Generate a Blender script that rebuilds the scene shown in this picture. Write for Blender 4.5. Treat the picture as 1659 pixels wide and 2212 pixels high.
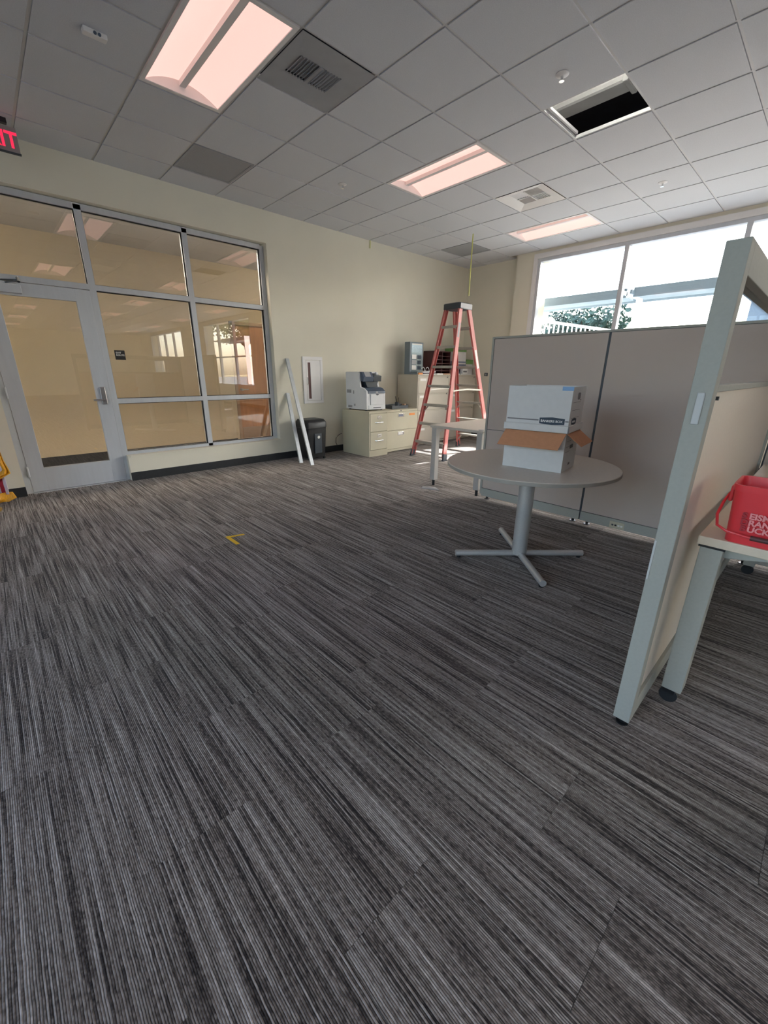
import bpy, math, random
from mathutils import Vector, Matrix
random.seed(7)
for o in list(bpy.data.objects): bpy.data.objects.remove(o, do_unlink=True)
scene = bpy.context.scene
C = scene.collection

# ------------------------------------------------------------------ camera
cam_d = bpy.data.cameras.new('camera')
cam_d.sensor_fit = 'HORIZONTAL'; cam_d.sensor_width = 36.0
cam_d.lens = 883.27/1659*36.0
cam_d.clip_start = 0.02; cam_d.clip_end = 800
cam = bpy.data.objects.new('camera', cam_d); C.objects.link(cam)
_r = Vector((0.72958458, -0.68384408, 0.00797636)).normalized()
_f = Vector((0.64933185, 0.689009, -0.3219235)).normalized()
_u = _r.cross(_f).normalized()
cam.matrix_world = Matrix(((_r.x, _u.x, -_f.x, -0.6635), (_r.y, _u.y, -_f.y, -5.6324), (_r.z, _u.z, -_f.z, 1.2708), (0, 0, 0, 1)))
scene.camera = cam

# ------------------------------------------------------------------ sky, sun, exposure
SUN_TO = Vector((1.0, -0.38, 0.73)).normalized()
world = bpy.data.worlds.new('world'); scene.world = world
world.use_nodes = True
wn = world.node_tree.nodes; wl_ = world.node_tree.links
wn.clear()
w_out = wn.new('ShaderNodeOutputWorld'); w_bg = wn.new('ShaderNodeBackground'); w_sky = wn.new('ShaderNodeTexSky')
w_sky.sky_type = 'NISHITA'; w_sky.sun_disc = False
w_sky.sun_elevation = math.asin(SUN_TO.z); w_sky.sun_rotation = math.atan2(SUN_TO.x, SUN_TO.y)
w_sky.air_density = 1.0; w_sky.dust_density = 3.0; w_sky.ozone_density = 1.0
w_hsv = wn.new('ShaderNodeHueSaturation'); w_hsv.inputs['Saturation'].default_value = 0.8
wl_.new(w_sky.outputs[0], w_hsv.inputs['Color']); wl_.new(w_hsv.outputs[0], w_bg.inputs[0])
w_bg.inputs[1].default_value = 1.25
wl_.new(w_bg.outputs[0], w_out.inputs[0])
sun_d = bpy.data.lights.new('sun', 'SUN'); sun_d.energy = 24.0; sun_d.angle = math.radians(0.6); sun_d.color = (1.0, 0.98, 0.96)
sun = bpy.data.objects.new('sun', sun_d); C.objects.link(sun)
sun.rotation_euler = SUN_TO.to_track_quat('Z', 'Y').to_euler(); sun.location = (30, -12, 22)
vs = scene.view_settings
scene.display_settings.display_device = 'sRGB'
vs.view_transform = 'Standard'; vs.look = 'None'; vs.exposure = 0.30; vs.gamma = 1.0; vs.use_curve_mapping = False

# ------------------------------------------------------------------ helpers
def S(r, g, b):
    f = lambda c: (c/255/12.92) if c/255 <= 0.04045 else ((c/255+0.055)/1.055)**2.4
    return (f(r), f(g), f(b), 1)

def mat(name, col, rough=0.6, metal=0.0, var=0.06, vscale=8.0, bump=0.0, bscale=200.0, spec=0.5, emit=None, estr=0.0, trans=0.0, stretch=None, sheen=0.0):
    m = bpy.data.materials.new(name); m.use_nodes = True
    nt = m.node_tree; n = nt.nodes; l = nt.links
    b = n['Principled BSDF']
    b.inputs['Roughness'].default_value = rough; b.inputs['Metallic'].default_value = metal
    b.inputs['Specular IOR Level'].default_value = spec
    if trans: b.inputs['Transmission Weight'].default_value = trans
    if sheen: b.inputs['Sheen Weight'].default_value = sheen
    tc = n.new('ShaderNodeTexCoord'); src = tc.outputs['Object']
    if stretch:
        mp = n.new('ShaderNodeMapping'); mp.inputs['Scale'].default_value = stretch
        l.new(src, mp.inputs[0]); src = mp.outputs[0]
    no = n.new('ShaderNodeTexNoise'); no.inputs['Scale'].default_value = vscale; no.inputs['Detail'].default_value = 4
    l.new(src, no.inputs['Vector'])
    ra = n.new('ShaderNodeValToRGB')
    ra.color_ramp.elements[0].position = 0.3; ra.color_ramp.elements[1].position = 0.7
    ra.color_ramp.elements[0].color = (*[c*(1-var) for c in col[:3]], 1)
    ra.color_ramp.elements[1].color = (*[min(1, c*(1+var)) for c in col[:3]], 1)
    l.new(no.outputs[0], ra.inputs[0]); l.new(ra.outputs[0], b.inputs['Base Color'])
    if bump:
        n2 = n.new('ShaderNodeTexNoise'); n2.inputs['Scale'].default_value = bscale; n2.inputs['Detail'].default_value = 2
        l.new(src, n2.inputs['Vector'])
        bu = n.new('ShaderNodeBump'); bu.inputs['Strength'].default_value = bump; bu.inputs['Distance'].default_value = 0.002
        l.new(n2.outputs[0], bu.inputs['Height']); l.new(bu.outputs[0], b.inputs['Normal'])
    if emit:
        b.inputs['Emission Color'].default_value = emit; b.inputs['Emission Strength'].default_value = estr
    return m

def glass_mat(name, tint, f0, rough=0.0):
    # thin pane: Schlick reflectance, the same from both sides
    m = bpy.data.materials.new(name); m.use_nodes = True
    nt = m.node_tree; n = nt.nodes; l = nt.links; n.clear()
    o = n.new('ShaderNodeOutputMaterial'); mx = n.new('ShaderNodeMixShader'); t = n.new('ShaderNodeBsdfTransparent'); g = n.new('ShaderNodeBsdfGlossy')
    t.inputs[0].default_value = tint; g.inputs['Roughness'].default_value = rough; g.inputs[0].default_value = (1, 1, 1, 1)
    geo = n.new('ShaderNodeNewGeometry'); dt_ = n.new('ShaderNodeVectorMath'); dt_.operation = 'DOT_PRODUCT'
    l.new(geo.outputs['Normal'], dt_.inputs[0]); l.new(geo.outputs['Incoming'], dt_.inputs[1])
    def mth(op, a, b):
        k = n.new('ShaderNodeMath'); k.operation = op
        for q, x in enumerate((a, b)):
            if x is None: continue
            if isinstance(x, (int, float)): k.inputs[q].default_value = x
            else: l.new(x, k.inputs[q])
        return k.outputs[0]
    c = mth('ABSOLUTE', dt_.outputs['Value'], None)
    f = mth('ADD', mth('MULTIPLY', mth('POWER', mth('SUBTRACT', 1.0, c), 5.0), 1-f0), f0)
    l.new(f, mx.inputs[0]); l.new(t.outputs[0], mx.inputs[1]); l.new(g.outputs[0], mx.inputs[2]); l.new(mx.outputs[0], o.inputs[0])
    return m

class MB:
    def __init__(s, M=None): s.v = []; s.f = []; s.M = M
    def add(s, vs_, fs):
        k = len(s.v)
        for p in vs_:
            p = Vector(p)
            s.v.append(s.M @ p if s.M else p)
        s.f += [tuple(i+k for i in f) for f in fs]; return s
    def box(s, x0, x1, y0, y1, z0, z1):
        x0, x1 = min(x0, x1), max(x0, x1); y0, y1 = min(y0, y1), max(y0, y1); z0, z1 = min(z0, z1), max(z0, z1)
        return s.add([(x0,y0,z0),(x1,y0,z0),(x1,y1,z0),(x0,y1,z0),(x0,y0,z1),(x1,y0,z1),(x1,y1,z1),(x0,y1,z1)],
                     [(0,3,2,1),(4,5,6,7),(0,1,5,4),(1,2,6,5),(2,3,7,6),(3,0,4,7)])
    def bar(s, p0, p1, w, d, up=(0,0,1)):
        # box along p0-p1, w across (side), d along the given up direction
        p0, p1 = Vector(p0), Vector(p1); a = (p1-p0).normalized(); sd = a.cross(Vector(up)).normalized(); u = sd.cross(a)
        r = []
        for p in (p0, p1):
            for sx, sy in ((-1,-1),(1,-1),(1,1),(-1,1)): r.append(p+sd*(sx*w/2)+u*(sy*d/2))
        return s.add(r, [(0,3,2,1),(4,5,6,7),(0,1,5,4),(1,2,6,5),(2,3,7,6),(3,0,4,7)])
    def cyl(s, p0, p1, r0, r1=None, n=20, cap=True):
        r1 = r0 if r1 is None else r1
        p0, p1 = Vector(p0), Vector(p1); a = (p1-p0).normalized()
        t = Vector((1,0,0)) if abs(a.x) < 0.9 else Vector((0,1,0)); e1 = a.cross(t).normalized(); e2 = a.cross(e1)
        vs_ = [];
        for p, r in ((p0, r0), (p1, r1)):
            for i in range(n):
                th = 2*math.pi*i/n; vs_.append(p+e1*(r*math.cos(th))+e2*(r*math.sin(th)))
        fs = [(i, (i+1) % n, n+(i+1) % n, n+i) for i in range(n)]
        if cap: fs += [tuple(range(n))[::-1], tuple(range(n, 2*n))]
        return s.add(vs_, fs)
    def tube(s, pts, r, n=8):
        pts = [Vector(p) for p in pts]; vs_ = []; fs = []
        for k, p in enumerate(pts):
            a = (pts[min(k+1, len(pts)-1)]-pts[max(k-1, 0)]).normalized()
            t = Vector((0,0,1)) if abs(a.z) < 0.9 else Vector((1,0,0)); e1 = a.cross(t).normalized(); e2 = a.cross(e1)
            for i in range(n):
                th = 2*math.pi*i/n; vs_.append(p+e1*(r*math.cos(th))+e2*(r*math.sin(th)))
        for k in range(len(pts)-1):
            for i in range(n): fs.append((k*n+i, k*n+(i+1) % n, (k+1)*n+(i+1) % n, (k+1)*n+i))
        fs += [tuple(range(n))[::-1], tuple(range((len(pts)-1)*n, len(pts)*n))]
        return s.add(vs_, fs)
    def lathe(s, prof, c=(0,0,0), n=32):
        vs_ = []; fs = []
        for r, z in prof:
            for i in range(n):
                th = 2*math.pi*i/n; vs_.append((c[0]+r*math.cos(th), c[1]+r*math.sin(th), c[2]+z))
        for k in range(len(prof)-1):
            for i in range(n): fs.append((k*n+i, k*n+(i+1) % n, (k+1)*n+(i+1) % n, (k+1)*n+i))
        fs += [tuple(range(n))[::-1], tuple(range((len(prof)-1)*n, len(prof)*n))]
        return s.add(vs_, fs)
    def prism(s, poly, ax, a0, a1):
        # poly: 2D points in the plane perpendicular to axis ax ('x': (y,z), 'y': (x,z), 'z': (x,y))
        def P(p, a): return {'x': (a, p[0], p[1]), 'y': (p[0], a, p[1]), 'z': (p[0], p[1], a)}[ax]
        n = len(poly)
        vs_ = [P(p, a0) for p in poly]+[P(p, a1) for p in poly]
        fs = [(i, (i+1) % n, n+(i+1) % n, n+i) for i in range(n)]+[tuple(range(n))[::-1], tuple(range(n, 2*n))]
        return s.add(vs_, fs)

def wloc(o):
    p = Vector(o.location)
    while o.parent: o = o.parent; p += o.location
    return p

def fixn(me):
    import bmesh
    bm = bmesh.new(); bm.from_mesh(me); bmesh.ops.recalc_face_normals(bm, faces=bm.faces); bm.to_mesh(me); bm.free()

def build(mb, name, m, parent=None, smooth=False, bevel=0.0, origin=None, label=None, seg=2):
    vs_ = mb.v
    if parent is not None: base = wloc(parent); loc = Vector((0,0,0))
    else:
        if origin is None:
            xs = [p[0] for p in vs_]; ys = [p[1] for p in vs_]; zs = [p[2] for p in vs_]
            origin = ((min(xs)+max(xs))/2, (min(ys)+max(ys))/2, min(zs))
        base = Vector(origin); loc = base
    me = bpy.data.meshes.new(name); me.from_pydata([tuple(p-base) for p in vs_], [], mb.f); fixn(me); me.update()
    if isinstance(m, (list, tuple)):
        for k in m: me.materials.append(k)
    else: me.materials.append(m)
    o = bpy.data.objects.new(name, me); C.objects.link(o); o.location = loc
    if parent is not None: o.parent = parent
    if smooth:
        for p in me.polygons: p.use_smooth = True
        try: me.set_sharp_from_angle(angle=math.radians(40))
        except Exception: pass
    if bevel:
        bv = o.modifiers.new('bevel', 'BEVEL'); bv.width = bevel; bv.segments = seg; bv.limit_method = 'ANGLE'; bv.angle_limit = math.radians(40)
    if label: o['label'] = label
    return o

def tag(o, label, cat, group=None):
    o['label'] = label; o['category'] = cat
    if group: o['group'] = group
    return o
def thing(name, loc, label, cat, group=None):
    o = bpy.data.objects.new(name, None); C.objects.link(o); o.location = loc; o.empty_display_size = 0.1
    return tag(o, label, cat, group)
def struct(o, label=None):
    o['kind'] = 'structure'
    if label: o['label'] = label
    return o
def sroot(name, loc, label=None):
    o = bpy.data.objects.new(name, None); C.objects.link(o); o.location = loc; return struct(o, label)
def copy_tree(o, loc=None, parent=None):
    c = o.copy(); C.objects.link(c)
    if parent is not None: c.parent = parent
    if loc is not None: c.location = loc
    for ch in list(o.children): copy_tree(ch, None, c)
    return c
def text(name, body, size, origin, right, up, m, parent, depth=0.0006, align='LEFT', label=None, sx=1.0, shear=0.0, offset=0.0):
    # lettering as a flat mesh standing on a surface: origin = baseline start, right / up = directions
    cu = bpy.data.curves.new(name, 'FONT'); cu.body = body; cu.size = size; cu.align_x = align; cu.extrude = depth; cu.shear = shear; cu.offset = offset
    cu.resolution_u = 3
    t = bpy.data.objects.new(name, cu); C.objects.link(t)
    dg = bpy.context.evaluated_depsgraph_get()
    me = bpy.data.meshes.new_from_object(t.evaluated_get(dg)); bpy.data.objects.remove(t, do_unlink=True)
    R, U = Vector(right).normalized(), Vector(up).normalized(); N = R.cross(U)
    base = wloc(parent)
    for v in me.vertices: v.co = Vector(origin)+R*(v.co.x*sx)+U*v.co.y+N*v.co.z-base
    me.materials.clear(); me.materials.append(m)
    o = bpy.data.objects.new(name, me); C.objects.link(o); o.parent = parent
    if label: o['label'] = label
    return o

# ------------------------------------------------------------------ materials
M = {}
M['wall'] = mat('cream_wall_paint', S(226,221,203), 0.75, var=0.02, vscale=2, bump=0.12, bscale=260)
M['wall_corr'] = mat('corridor_wall_paint', S(212,200,176), 0.75, var=0.02, vscale=2, bump=0.1, bscale=260)
M['tile'] = mat('ceiling_tile', S(210,212,216), 0.95, var=0.05, vscale=160, bump=0.35, bscale=420, spec=0.1)
M['tbar'] = mat('ceiling_grid_metal', S(205,204,203), 0.5, var=0.02)
M['grille'] = mat('grey_perforated_grille', S(158,160,163), 0.7, var=0.25, vscale=420, bump=0.3, bscale=500)
M['dgrille'] = mat('grey_diffuser_metal', S(160,162,165), 0.6, var=0.05)
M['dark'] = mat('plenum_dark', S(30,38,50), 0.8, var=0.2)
M['duct'] = mat('galvanised_duct', S(215,215,210), 0.45, 0.0, var=0.06)
M['white_metal'] = mat('white_painted_metal', S(232,230,228), 0.4, var=0.02)
M['alu'] = mat('clear_anodised_aluminium', S(198,202,207), 0.38, 0.15, var=0.03, vscale=30, stretch=(1,1,0.1))
M['alu_dark'] = mat('dark_gasket', S(36,34,33), 0.7, var=0.1)
M['steel'] = mat('satin_steel', S(168,168,170), 0.3, 0.9, var=0.04, vscale=40)
M['stud'] = mat('galvanised_stud', S(196,202,205), 0.4, 0.5, var=0.06, vscale=30)
M['rubber'] = mat('black_rubber', S(38,41,44), 0.55, var=0.15, vscale=20)
M['black'] = mat('black_plastic', S(26,28,31), 0.4, var=0.1)
M['charcoal'] = mat('charcoal_plastic', S(60,68,76), 0.4, var=0.06)
M['navy'] = mat('dark_slate_plastic', S(74,88,106), 0.4, var=0.06)
M['printer'] = mat('printer_off_white_plastic', S(224,226,228), 0.45, var=0.02)
M['vent'] = mat('vent_grey', S(160,160,162), 0.6, var=0.06)
M['putty'] = mat('putty_enamel_steel', S(196,190,166), 0.45, var=0.03, vscale=5)
M['putty2'] = mat('grey_putty_enamel_steel', S(190,182,166), 0.45, var=0.03, vscale=5)
M['chrome'] = mat('chrome', S(225,225,225), 0.2, 0.9, var=0.02)
M['paper'] = mat('white_paper', S(238,237,232), 0.8, var=0.02)
M['orange_label'] = mat('orange_label', S(232,150,84), 0.7, var=0.04)
M['fabric'] = mat('taupe_panel_fabric', S(198,184,174), 0.95, var=0.07, vscale=500, bump=0.5, bscale=900, spec=0.1, sheen=0.2)
M['pframe'] = mat('grey_green_panel_frame', S(168,169,160), 0.75, var=0.03, vscale=90, spec=0.15)
M['slot'] = mat('pale_grey_slot_cover', S(192,194,192), 0.6, var=0.03)
M['laminate'] = mat('cream_laminate_panel', S(224,212,196), 0.55, var=0.02, vscale=60)
M['worktop'] = mat('beige_laminate_worktop', S(198,191,180), 0.35, var=0.05, vscale=60)
M['worktop2'] = mat('pale_laminate_worktop', S(218,204,182), 0.4, var=0.03, vscale=60)
M['edge'] = mat('worktop_edge_band', S(156,150,140), 0.5, var=0.03)
M['silver'] = mat('silver_painted_steel', S(196,195,192), 0.32, 0.4, var=0.05, vscale=160)
M['red_fib'] = mat('red_fibreglass', S(188,104,98), 0.5, var=0.08, vscale=12)
M['step'] = mat('ladder_aluminium', S(176,172,164), 0.4, 0.6, var=0.06, vscale=30)
M['card_white'] = mat('white_corrugated_board', S(208,207,204), 0.85, var=0.02, vscale=30, bump=0.1, bscale=150)
M['kraft'] = mat('kraft_board', S(190,136,100), 0.9, var=0.05, vscale=40, bump=0.1, bscale=200)
M['logo'] = mat('slate_print', S(62,74,86), 0.8, var=0.04)
M['print_grey'] = mat('grey_print', S(120,118,118), 0.8, var=0.06)
M['blue_tape'] = mat('pale_blue_tape', S(132,168,206), 0.7, var=0.05)
M['yellow'] = mat('yellow_floor_tape', S(232,190,48), 0.6, var=0.05)
M['maroon'] = mat('dark_maroon_wood', S(88,50,50), 0.5, var=0.12, vscale=10)
M['green'] = mat('green_card', S(112,150,88), 0.7, var=0.05)
M['bluegrey'] = mat('blue_grey_card', S(120,128,146), 0.7, var=0.05)
M['tan'] = mat('tan_card', S(196,158,128), 0.8, var=0.05)
M['posterframe'] = mat('blue_grey_display_frame', S(112,124,132), 0.5, var=0.04)
M['exit_face'] = mat('exit_sign_face', S(150,142,140), 0.5, var=0.02)
M['exit_red'] = mat('exit_red_letters', S(235,20,50), 0.5, var=0.02, emit=(1.0,0.03,0.10,1), estr=0.75)
M['wood_door'] = mat('brown_wood_door', S(176,126,88), 0.45, var=0.12, vscale=5, stretch=(6,6,0.6))
M['gold'] = mat('gold_fringe', S(222,158,34), 0.55, var=0.25, vscale=60, stretch=(6,6,0.5))
M['gold_metal'] = mat('brass', S(214,178,96), 0.3, 0.9, var=0.05)
M['rope'] = mat('yellow_green_cable_jacket', S(212,214,128), 0.5, var=0.04)
M['bark'] = mat('bark', S(96,80,64), 0.9, var=0.3, vscale=12, bump=0.6, bscale=30)
M['leaf'] = mat('tree_leaf', S(86,108,60), 0.6, var=0.4, vscale=3)
M['leaf2'] = mat('pine_foliage', S(60,84,70), 0.7, var=0.4, vscale=2)
M['hill'] = mat('dry_grass', S(190,170,120), 0.95, var=0.2, vscale=0.15)
M['paving'] = mat('grey_paving', S(106,107,109), 0.9, var=0.08, vscale=0.5)
M['build'] = mat('grey_panelled_building', S(112,122,130), 0.85, var=0.05, vscale=0.6)
M['shade'] = mat('canopy_blue_grey_metal', S(142,160,174), 0.5, 0.0, var=0.04)
M['white_rail'] = mat('white_painted_railing', S(230,232,232), 0.5, var=0.03)
M['cord'] = mat('dark_cord', S(58,52,48), 0.6, var=0.1)
M['kick'] = mat('steel_kick_plate', S(168,146,128), 0.4, 0.4, var=0.05)
M['glass_int'] = glass_mat('interior_glazing_glass', (0.95, 0.93, 0.90, 1), 0.085)
M['glass_ext'] = glass_mat('window_glass', (0.96, 0.975, 0.98, 1), 0.04)
M['lite'] = mat('glowing_vision_glass', S(236,214,208), 0.3, var=0.01, emit=(1.0,0.86,0.82,1), estr=0.75)  # emission puts the strip's brightness into the glass; no lamp there

def diffuser_mat():
    m = bpy.data.materials.new('pink_white_light_diffuser'); m.use_nodes = True
    n = m.node_tree.nodes; l = m.node_tree.links; b = n['Principled BSDF']
    b.inputs['Base Color'].default_value = (0.34, 0.31, 0.30, 1); b.inputs['Roughness'].default_value = 0.6
    tc = n.new('ShaderNodeTexCoord'); no = n.new('ShaderNodeTexNoise'); no.inputs['Scale'].default_value = 300
    l.new(tc.outputs['Object'], no.inputs['Vector'])
    mr = n.new('ShaderNodeMapRange'); mr.inputs['To Min'].default_value = 0.88; mr.inputs['To Max'].default_value = 1.0
    l.new(no.outputs[0], mr.inputs[0]); l.new(mr.outputs[0], b.inputs['Emission Strength'])
    b.inputs['Emission Color'].default_value = (0.95, 0.56, 0.49, 1)
    return m
M['diffuser'] = diffuser_mat()

def bucket_mat():
    m = mat('translucent_red_plastic', S(226,62,70), 0.35, var=0.04)
    b = m.node_tree.nodes['Principled BSDF']
    b.inputs['Subsurface Weight'].default_value = 0.35; b.inputs['Subsurface Radius'].default_value = (0.03, 0.006, 0.006); b.inputs['Subsurface Scale'].default_value = 0.5
    return m
M['bucket'] = bucket_mat()

def poster_mat():
    m = bpy.data.materials.new('blue_photo_poster'); m.use_nodes = True
    n = m.node_tree.nodes; l = m.node_tree.links; b = n['Principled BSDF']
    tc = n.new('ShaderNodeTexCoord'); se = n.new('ShaderNodeSeparateXYZ'); l.new(tc.outputs['Generated'], se.inputs[0])
    ra = n.new('ShaderNodeValToRGB'); cr = ra.color_ramp
    cr.elements[0].position = 0.0; cr.elements[0].color = S(86,106,112)
    cr.elements[1].position = 1.0; cr.elements[1].color = S(170,200,216)
    e = cr.elements.new(0.55); e.color = S(72,92,98)
    e = cr.elements.new(0.72); e.color = S(160,186,196)
    l.new(se.outputs['Z'], ra.inputs[0])
    no = n.new('ShaderNodeTexNoise'); no.inputs['Scale'].default_value = 14; no.inputs['Detail'].default_value = 5; l.new(tc.outputs['Generated'], no.inputs['Vector'])
    mx = n.new('ShaderNodeMix'); mx.data_type = 'RGBA'; mx.blend_type = 'OVERLAY'; mx.inputs['Factor'].default_value = 0.6
    l.new(ra.outputs[0], mx.inputs['A']); l.new(no.outputs[0], mx.inputs['B']); l.new(mx.outputs['Result'], b.inputs['Base Color'])
    b.inputs['Roughness'].default_value = 0.3
    return m
M['poster'] = poster_mat()

def carpet_mat():
    m = bpy.data.materials.new('striped_loop_carpet'); m.use_nodes = True
    nt = m.node_tree; n = nt.nodes; l = nt.links; b = n['Principled BSDF']
    b.inputs['Roughness'].default_value = 0.95; b.inputs['Specular IOR Level'].default_value = 0.08
    b.inputs['Sheen Weight'].default_value = 0.12; b.inputs['Sheen Roughness'].default_value = 0.6
    tc = n.new('ShaderNodeTexCoord'); se = n.new('ShaderNodeSeparateXYZ'); l.new(tc.outputs['Object'], se.inputs[0])
    oi = n.new('ShaderNodeObjectInfo')
    def mth(op, a, bb=None, c=None):
        k = n.new('ShaderNodeMath'); k.operation = op
        for i, x in enumerate((a, bb, c)):
            if x is None: continue
            if isinstance(x, (int, float)): k.inputs[i].default_value = x
            else: l.new(x, k.inputs[i])
        return k.outputs[0]
    PITCH = 0.0052
    # slight wander of the yarn rows
    wob = n.new('ShaderNodeTexNoise'); wob.inputs['Scale'].default_value = 22; wob.inputs['Detail'].default_value = 2
    cw = n.new('ShaderNodeCombineXYZ'); l.new(mth('MULTIPLY', se.outputs['X'], 0.4), cw.inputs[0]); l.new(se.outputs['Y'], cw.inputs[1]); l.new(mth('MULTIPLY', oi.outputs['Random'], 77.0), cw.inputs[2])
    l.new(cw.outputs[0], wob.inputs['Vector'])
    xw = mth('ADD', se.outputs['X'], mth('MULTIPLY', mth('SUBTRACT', wob.outputs[0], 0.5), 0.0030))
    xs = mth('DIVIDE', xw, PITCH)
    cell = mth('FLOOR', xs); fr = mth('FRACT', xs)
    def streak(cs, ys, zr, detail=2.0):
        cv = n.new('ShaderNodeCombineXYZ')
        l.new(mth('MULTIPLY', cell, cs), cv.inputs[0]); l.new(mth('MULTIPLY', se.outputs['Y'], ys), cv.inputs[1]); l.new(mth('MULTIPLY', oi.outputs['Random'], zr), cv.inputs[2])
        no = n.new('ShaderNodeTexNoise'); no.inputs['Scale'].default_value = 1.0; no.inputs['Detail'].default_value = detail
        l.new(cv.outputs[0], no.inputs['Vector']); return no.outputs[0]
    v1 = streak(2.71, 2.4, 91.0, 1.0)   # per-row colour, slow along the row
    v2 = streak(0.23, 1.3, 53.0, 1.0)   # wider bands
    v3 = streak(3.1, 70.0, 31.0, 1.0)   # loop to loop
    v4 = streak(1.93, 1.7, 67.0, 1.0)   # how wide the groove shade painted beside a row is
    val = mth('ADD', mth('ADD', mth('MULTIPLY', v1, 0.66), mth('MULTIPLY', v2, 0.34)), mth('MULTIPLY', mth('SUBTRACT', v3, 0.5), 0.30))
    ra = n.new('ShaderNodeValToRGB'); cr = ra.color_ramp; cr.interpolation = 'LINEAR'
    cr.elements[0].position = 0.32; cr.elements[0].color = S(57,52,52)
    cr.elements[1].position = 0.74; cr.elements[1].color = S(214,208,204)
    for p, c in ((0.41, S(98,91,87)), (0.48, S(138,130,124)), (0.55, S(159,152,147)), (0.63, S(182,176,172))):
        e = cr.elements.new(p); e.color = c
    l.new(val, ra.inputs[0])
    # groove shade between rows, multiplied into the base colour
    rib = mth('ABSOLUTE', mth('SUBTRACT', fr, 0.5))
    gd = n.new('ShaderNodeMapRange'); gd.inputs['From Min'].default_value = 0.36; gd.inputs['From Max'].default_value = 0.62; gd.inputs['To Min'].default_value = 0.08; gd.inputs['To Max'].default_value = 0.40
    l.new(v4, gd.inputs[0])
    gr = n.new('ShaderNodeMapRange'); gr.interpolation_type = 'SMOOTHSTEP'
    gr.inputs['From Max'].default_value = 0.5; gr.inputs['To Min'].default_value = 1.0; gr.inputs['To Max'].default_value = 0.16
    l.new(gd.outputs[0], gr.inputs['From Min']); l.new(rib, gr.inputs[0])
    mx = n.new('ShaderNodeMix'); mx.data_type = 'RGBA'; mx.blend_type = 'MULTIPLY'; mx.inputs['Factor'].default_value = 1.0
    l.new(ra.outputs[0], mx.inputs['A']); l.new(gr.outputs[0], mx.inputs['B'])
    l.new(mx.outputs['Result'], b.inputs['Base Color'])
    # relief
    loop = mth('SINE', mth('ADD', mth('MULTIPLY', se.outputs['Y'], 2*math.pi/0.0075), mth('MULTIPLY', cell, 2.3)))
    h = mth('ADD', mth('SUBTRACT', 0.5, mth('MULTIPLY', mth('MULTIPLY', rib, rib), 2.0)), mth('MULTIPLY', loop, 0.14))
    bu = n.new('ShaderNodeBump'); bu.inputs['Strength'].default_value = 0.8; bu.inputs['Distance'].default_value = 0.0035
    l.new(h, bu.inputs['Height']); l.new(bu.outputs[0], b.inputs['Normal'])
    return m
M['carpet'] = carpet_mat()

# ================================================================== STRUCTURE
H = 3.25; G = 0.6096
XL, XR, YF = -4.3, 6.70, -23.0

# floor with striped carpet planks
floor = build(MB().box(XL-0.2, 7.1, YF-0.2, 0.2, -0.12, -0.006), 'floor', M['rubber'], origin=(0, 0, -0.006))
struct(floor, 'dark grey striped carpet plank floor')
PW, PL = 0.2945, 0.90
pme = None
anchors = {0: -3.365, -1: -3.777, -2: -3.22, 1: -3.76, 2: -5.343, 3: -4.9}
stuffmb = MB()
for k in range(-13, 25):
    x0 = -0.338 + k*PW
    off = anchors.get(k, -random.uniform(0, PL))
    j0 = math.ceil((0.0-off)/PL)
    y1 = off + j0*PL
    while y1 > YF:
        ya, yb = max(y1-PL, YF), min(y1, 0.0)
        xa, xb = max(x0, XL), min(x0+PW, 6.9)
        if yb-ya > 0.02 and xb-xa > 0.02:
            near = (xb > -1.75 and yb > -6.3) and not (xa > 3.1 and yb < -5.6)
            full = abs((yb-ya)-PL) < 1e-6 and abs((xb-xa)-PW) < 1e-6
            if near:
                mb = MB().box(-(xb-xa)/2+0.0004, (xb-xa)/2-0.0004, -(yb-ya)/2+0.0006, (yb-ya)/2-0.0006, 0.0, 0.006)
                if full and pme is not None: me = pme
                else:
                    me = bpy.data.meshes.new('carpet_plank'); me.from_pydata([tuple(v) for v in mb.v], [], mb.f); me.materials.append(M['carpet'])
                    if full: pme = me
                o = bpy.data.objects.new('carpet_plank', me); C.objects.link(o); o.parent = floor
                o.location = ((xa+xb)/2, (ya+yb)/2, 0.0+random.uniform(0, 0.0004))
            else:
                stuffmb.box(xa+0.0004, xb-0.0004, ya+0.0006, yb-0.0006, -0.006, 0.0)
        y1 -= PL
cs = build(stuffmb, 'carpet_plank_field', M['carpet'], floor); cs['kind'] = 'stuff'

# ceiling grid and tiles
def cx(i): return i*G
def cy(j): return 0.17 - j*G
GI0, GI1, GJ0, GJ1 = -8, 12, 0, 39
LIGHTS = [(i, j) for j in (3, 9, 15, 21, 27, 33) for i in (1, 5, 9, -3)]
grid = MB()
def clampx(x): return max(XL, min(6.9, x))
def clampy(y): return max(YF, min(0.0, y))
for i in range(GI0+1, GI1):
    x = cx(i)
    if XL < x < 6.9: grid.box(x-0.0085, x+0.0085, YF, 0.0, H+0.006, H+0.03)
for j in range(GJ0+1, GJ1):
    y = cy(j)
    if YF < y < 0.0:
        for i in range(GI0, GI1):
            if (i, j-1) in LIGHTS: continue
            xa, xb = max(XL, cx(i)+0.0085), min(6.9, cx(i+1)-0.0085)
            if xb-xa > 0.02: grid.box(xa, xb, y-0.0085, y+0.0085, H+0.0065, H+0.03)
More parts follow.
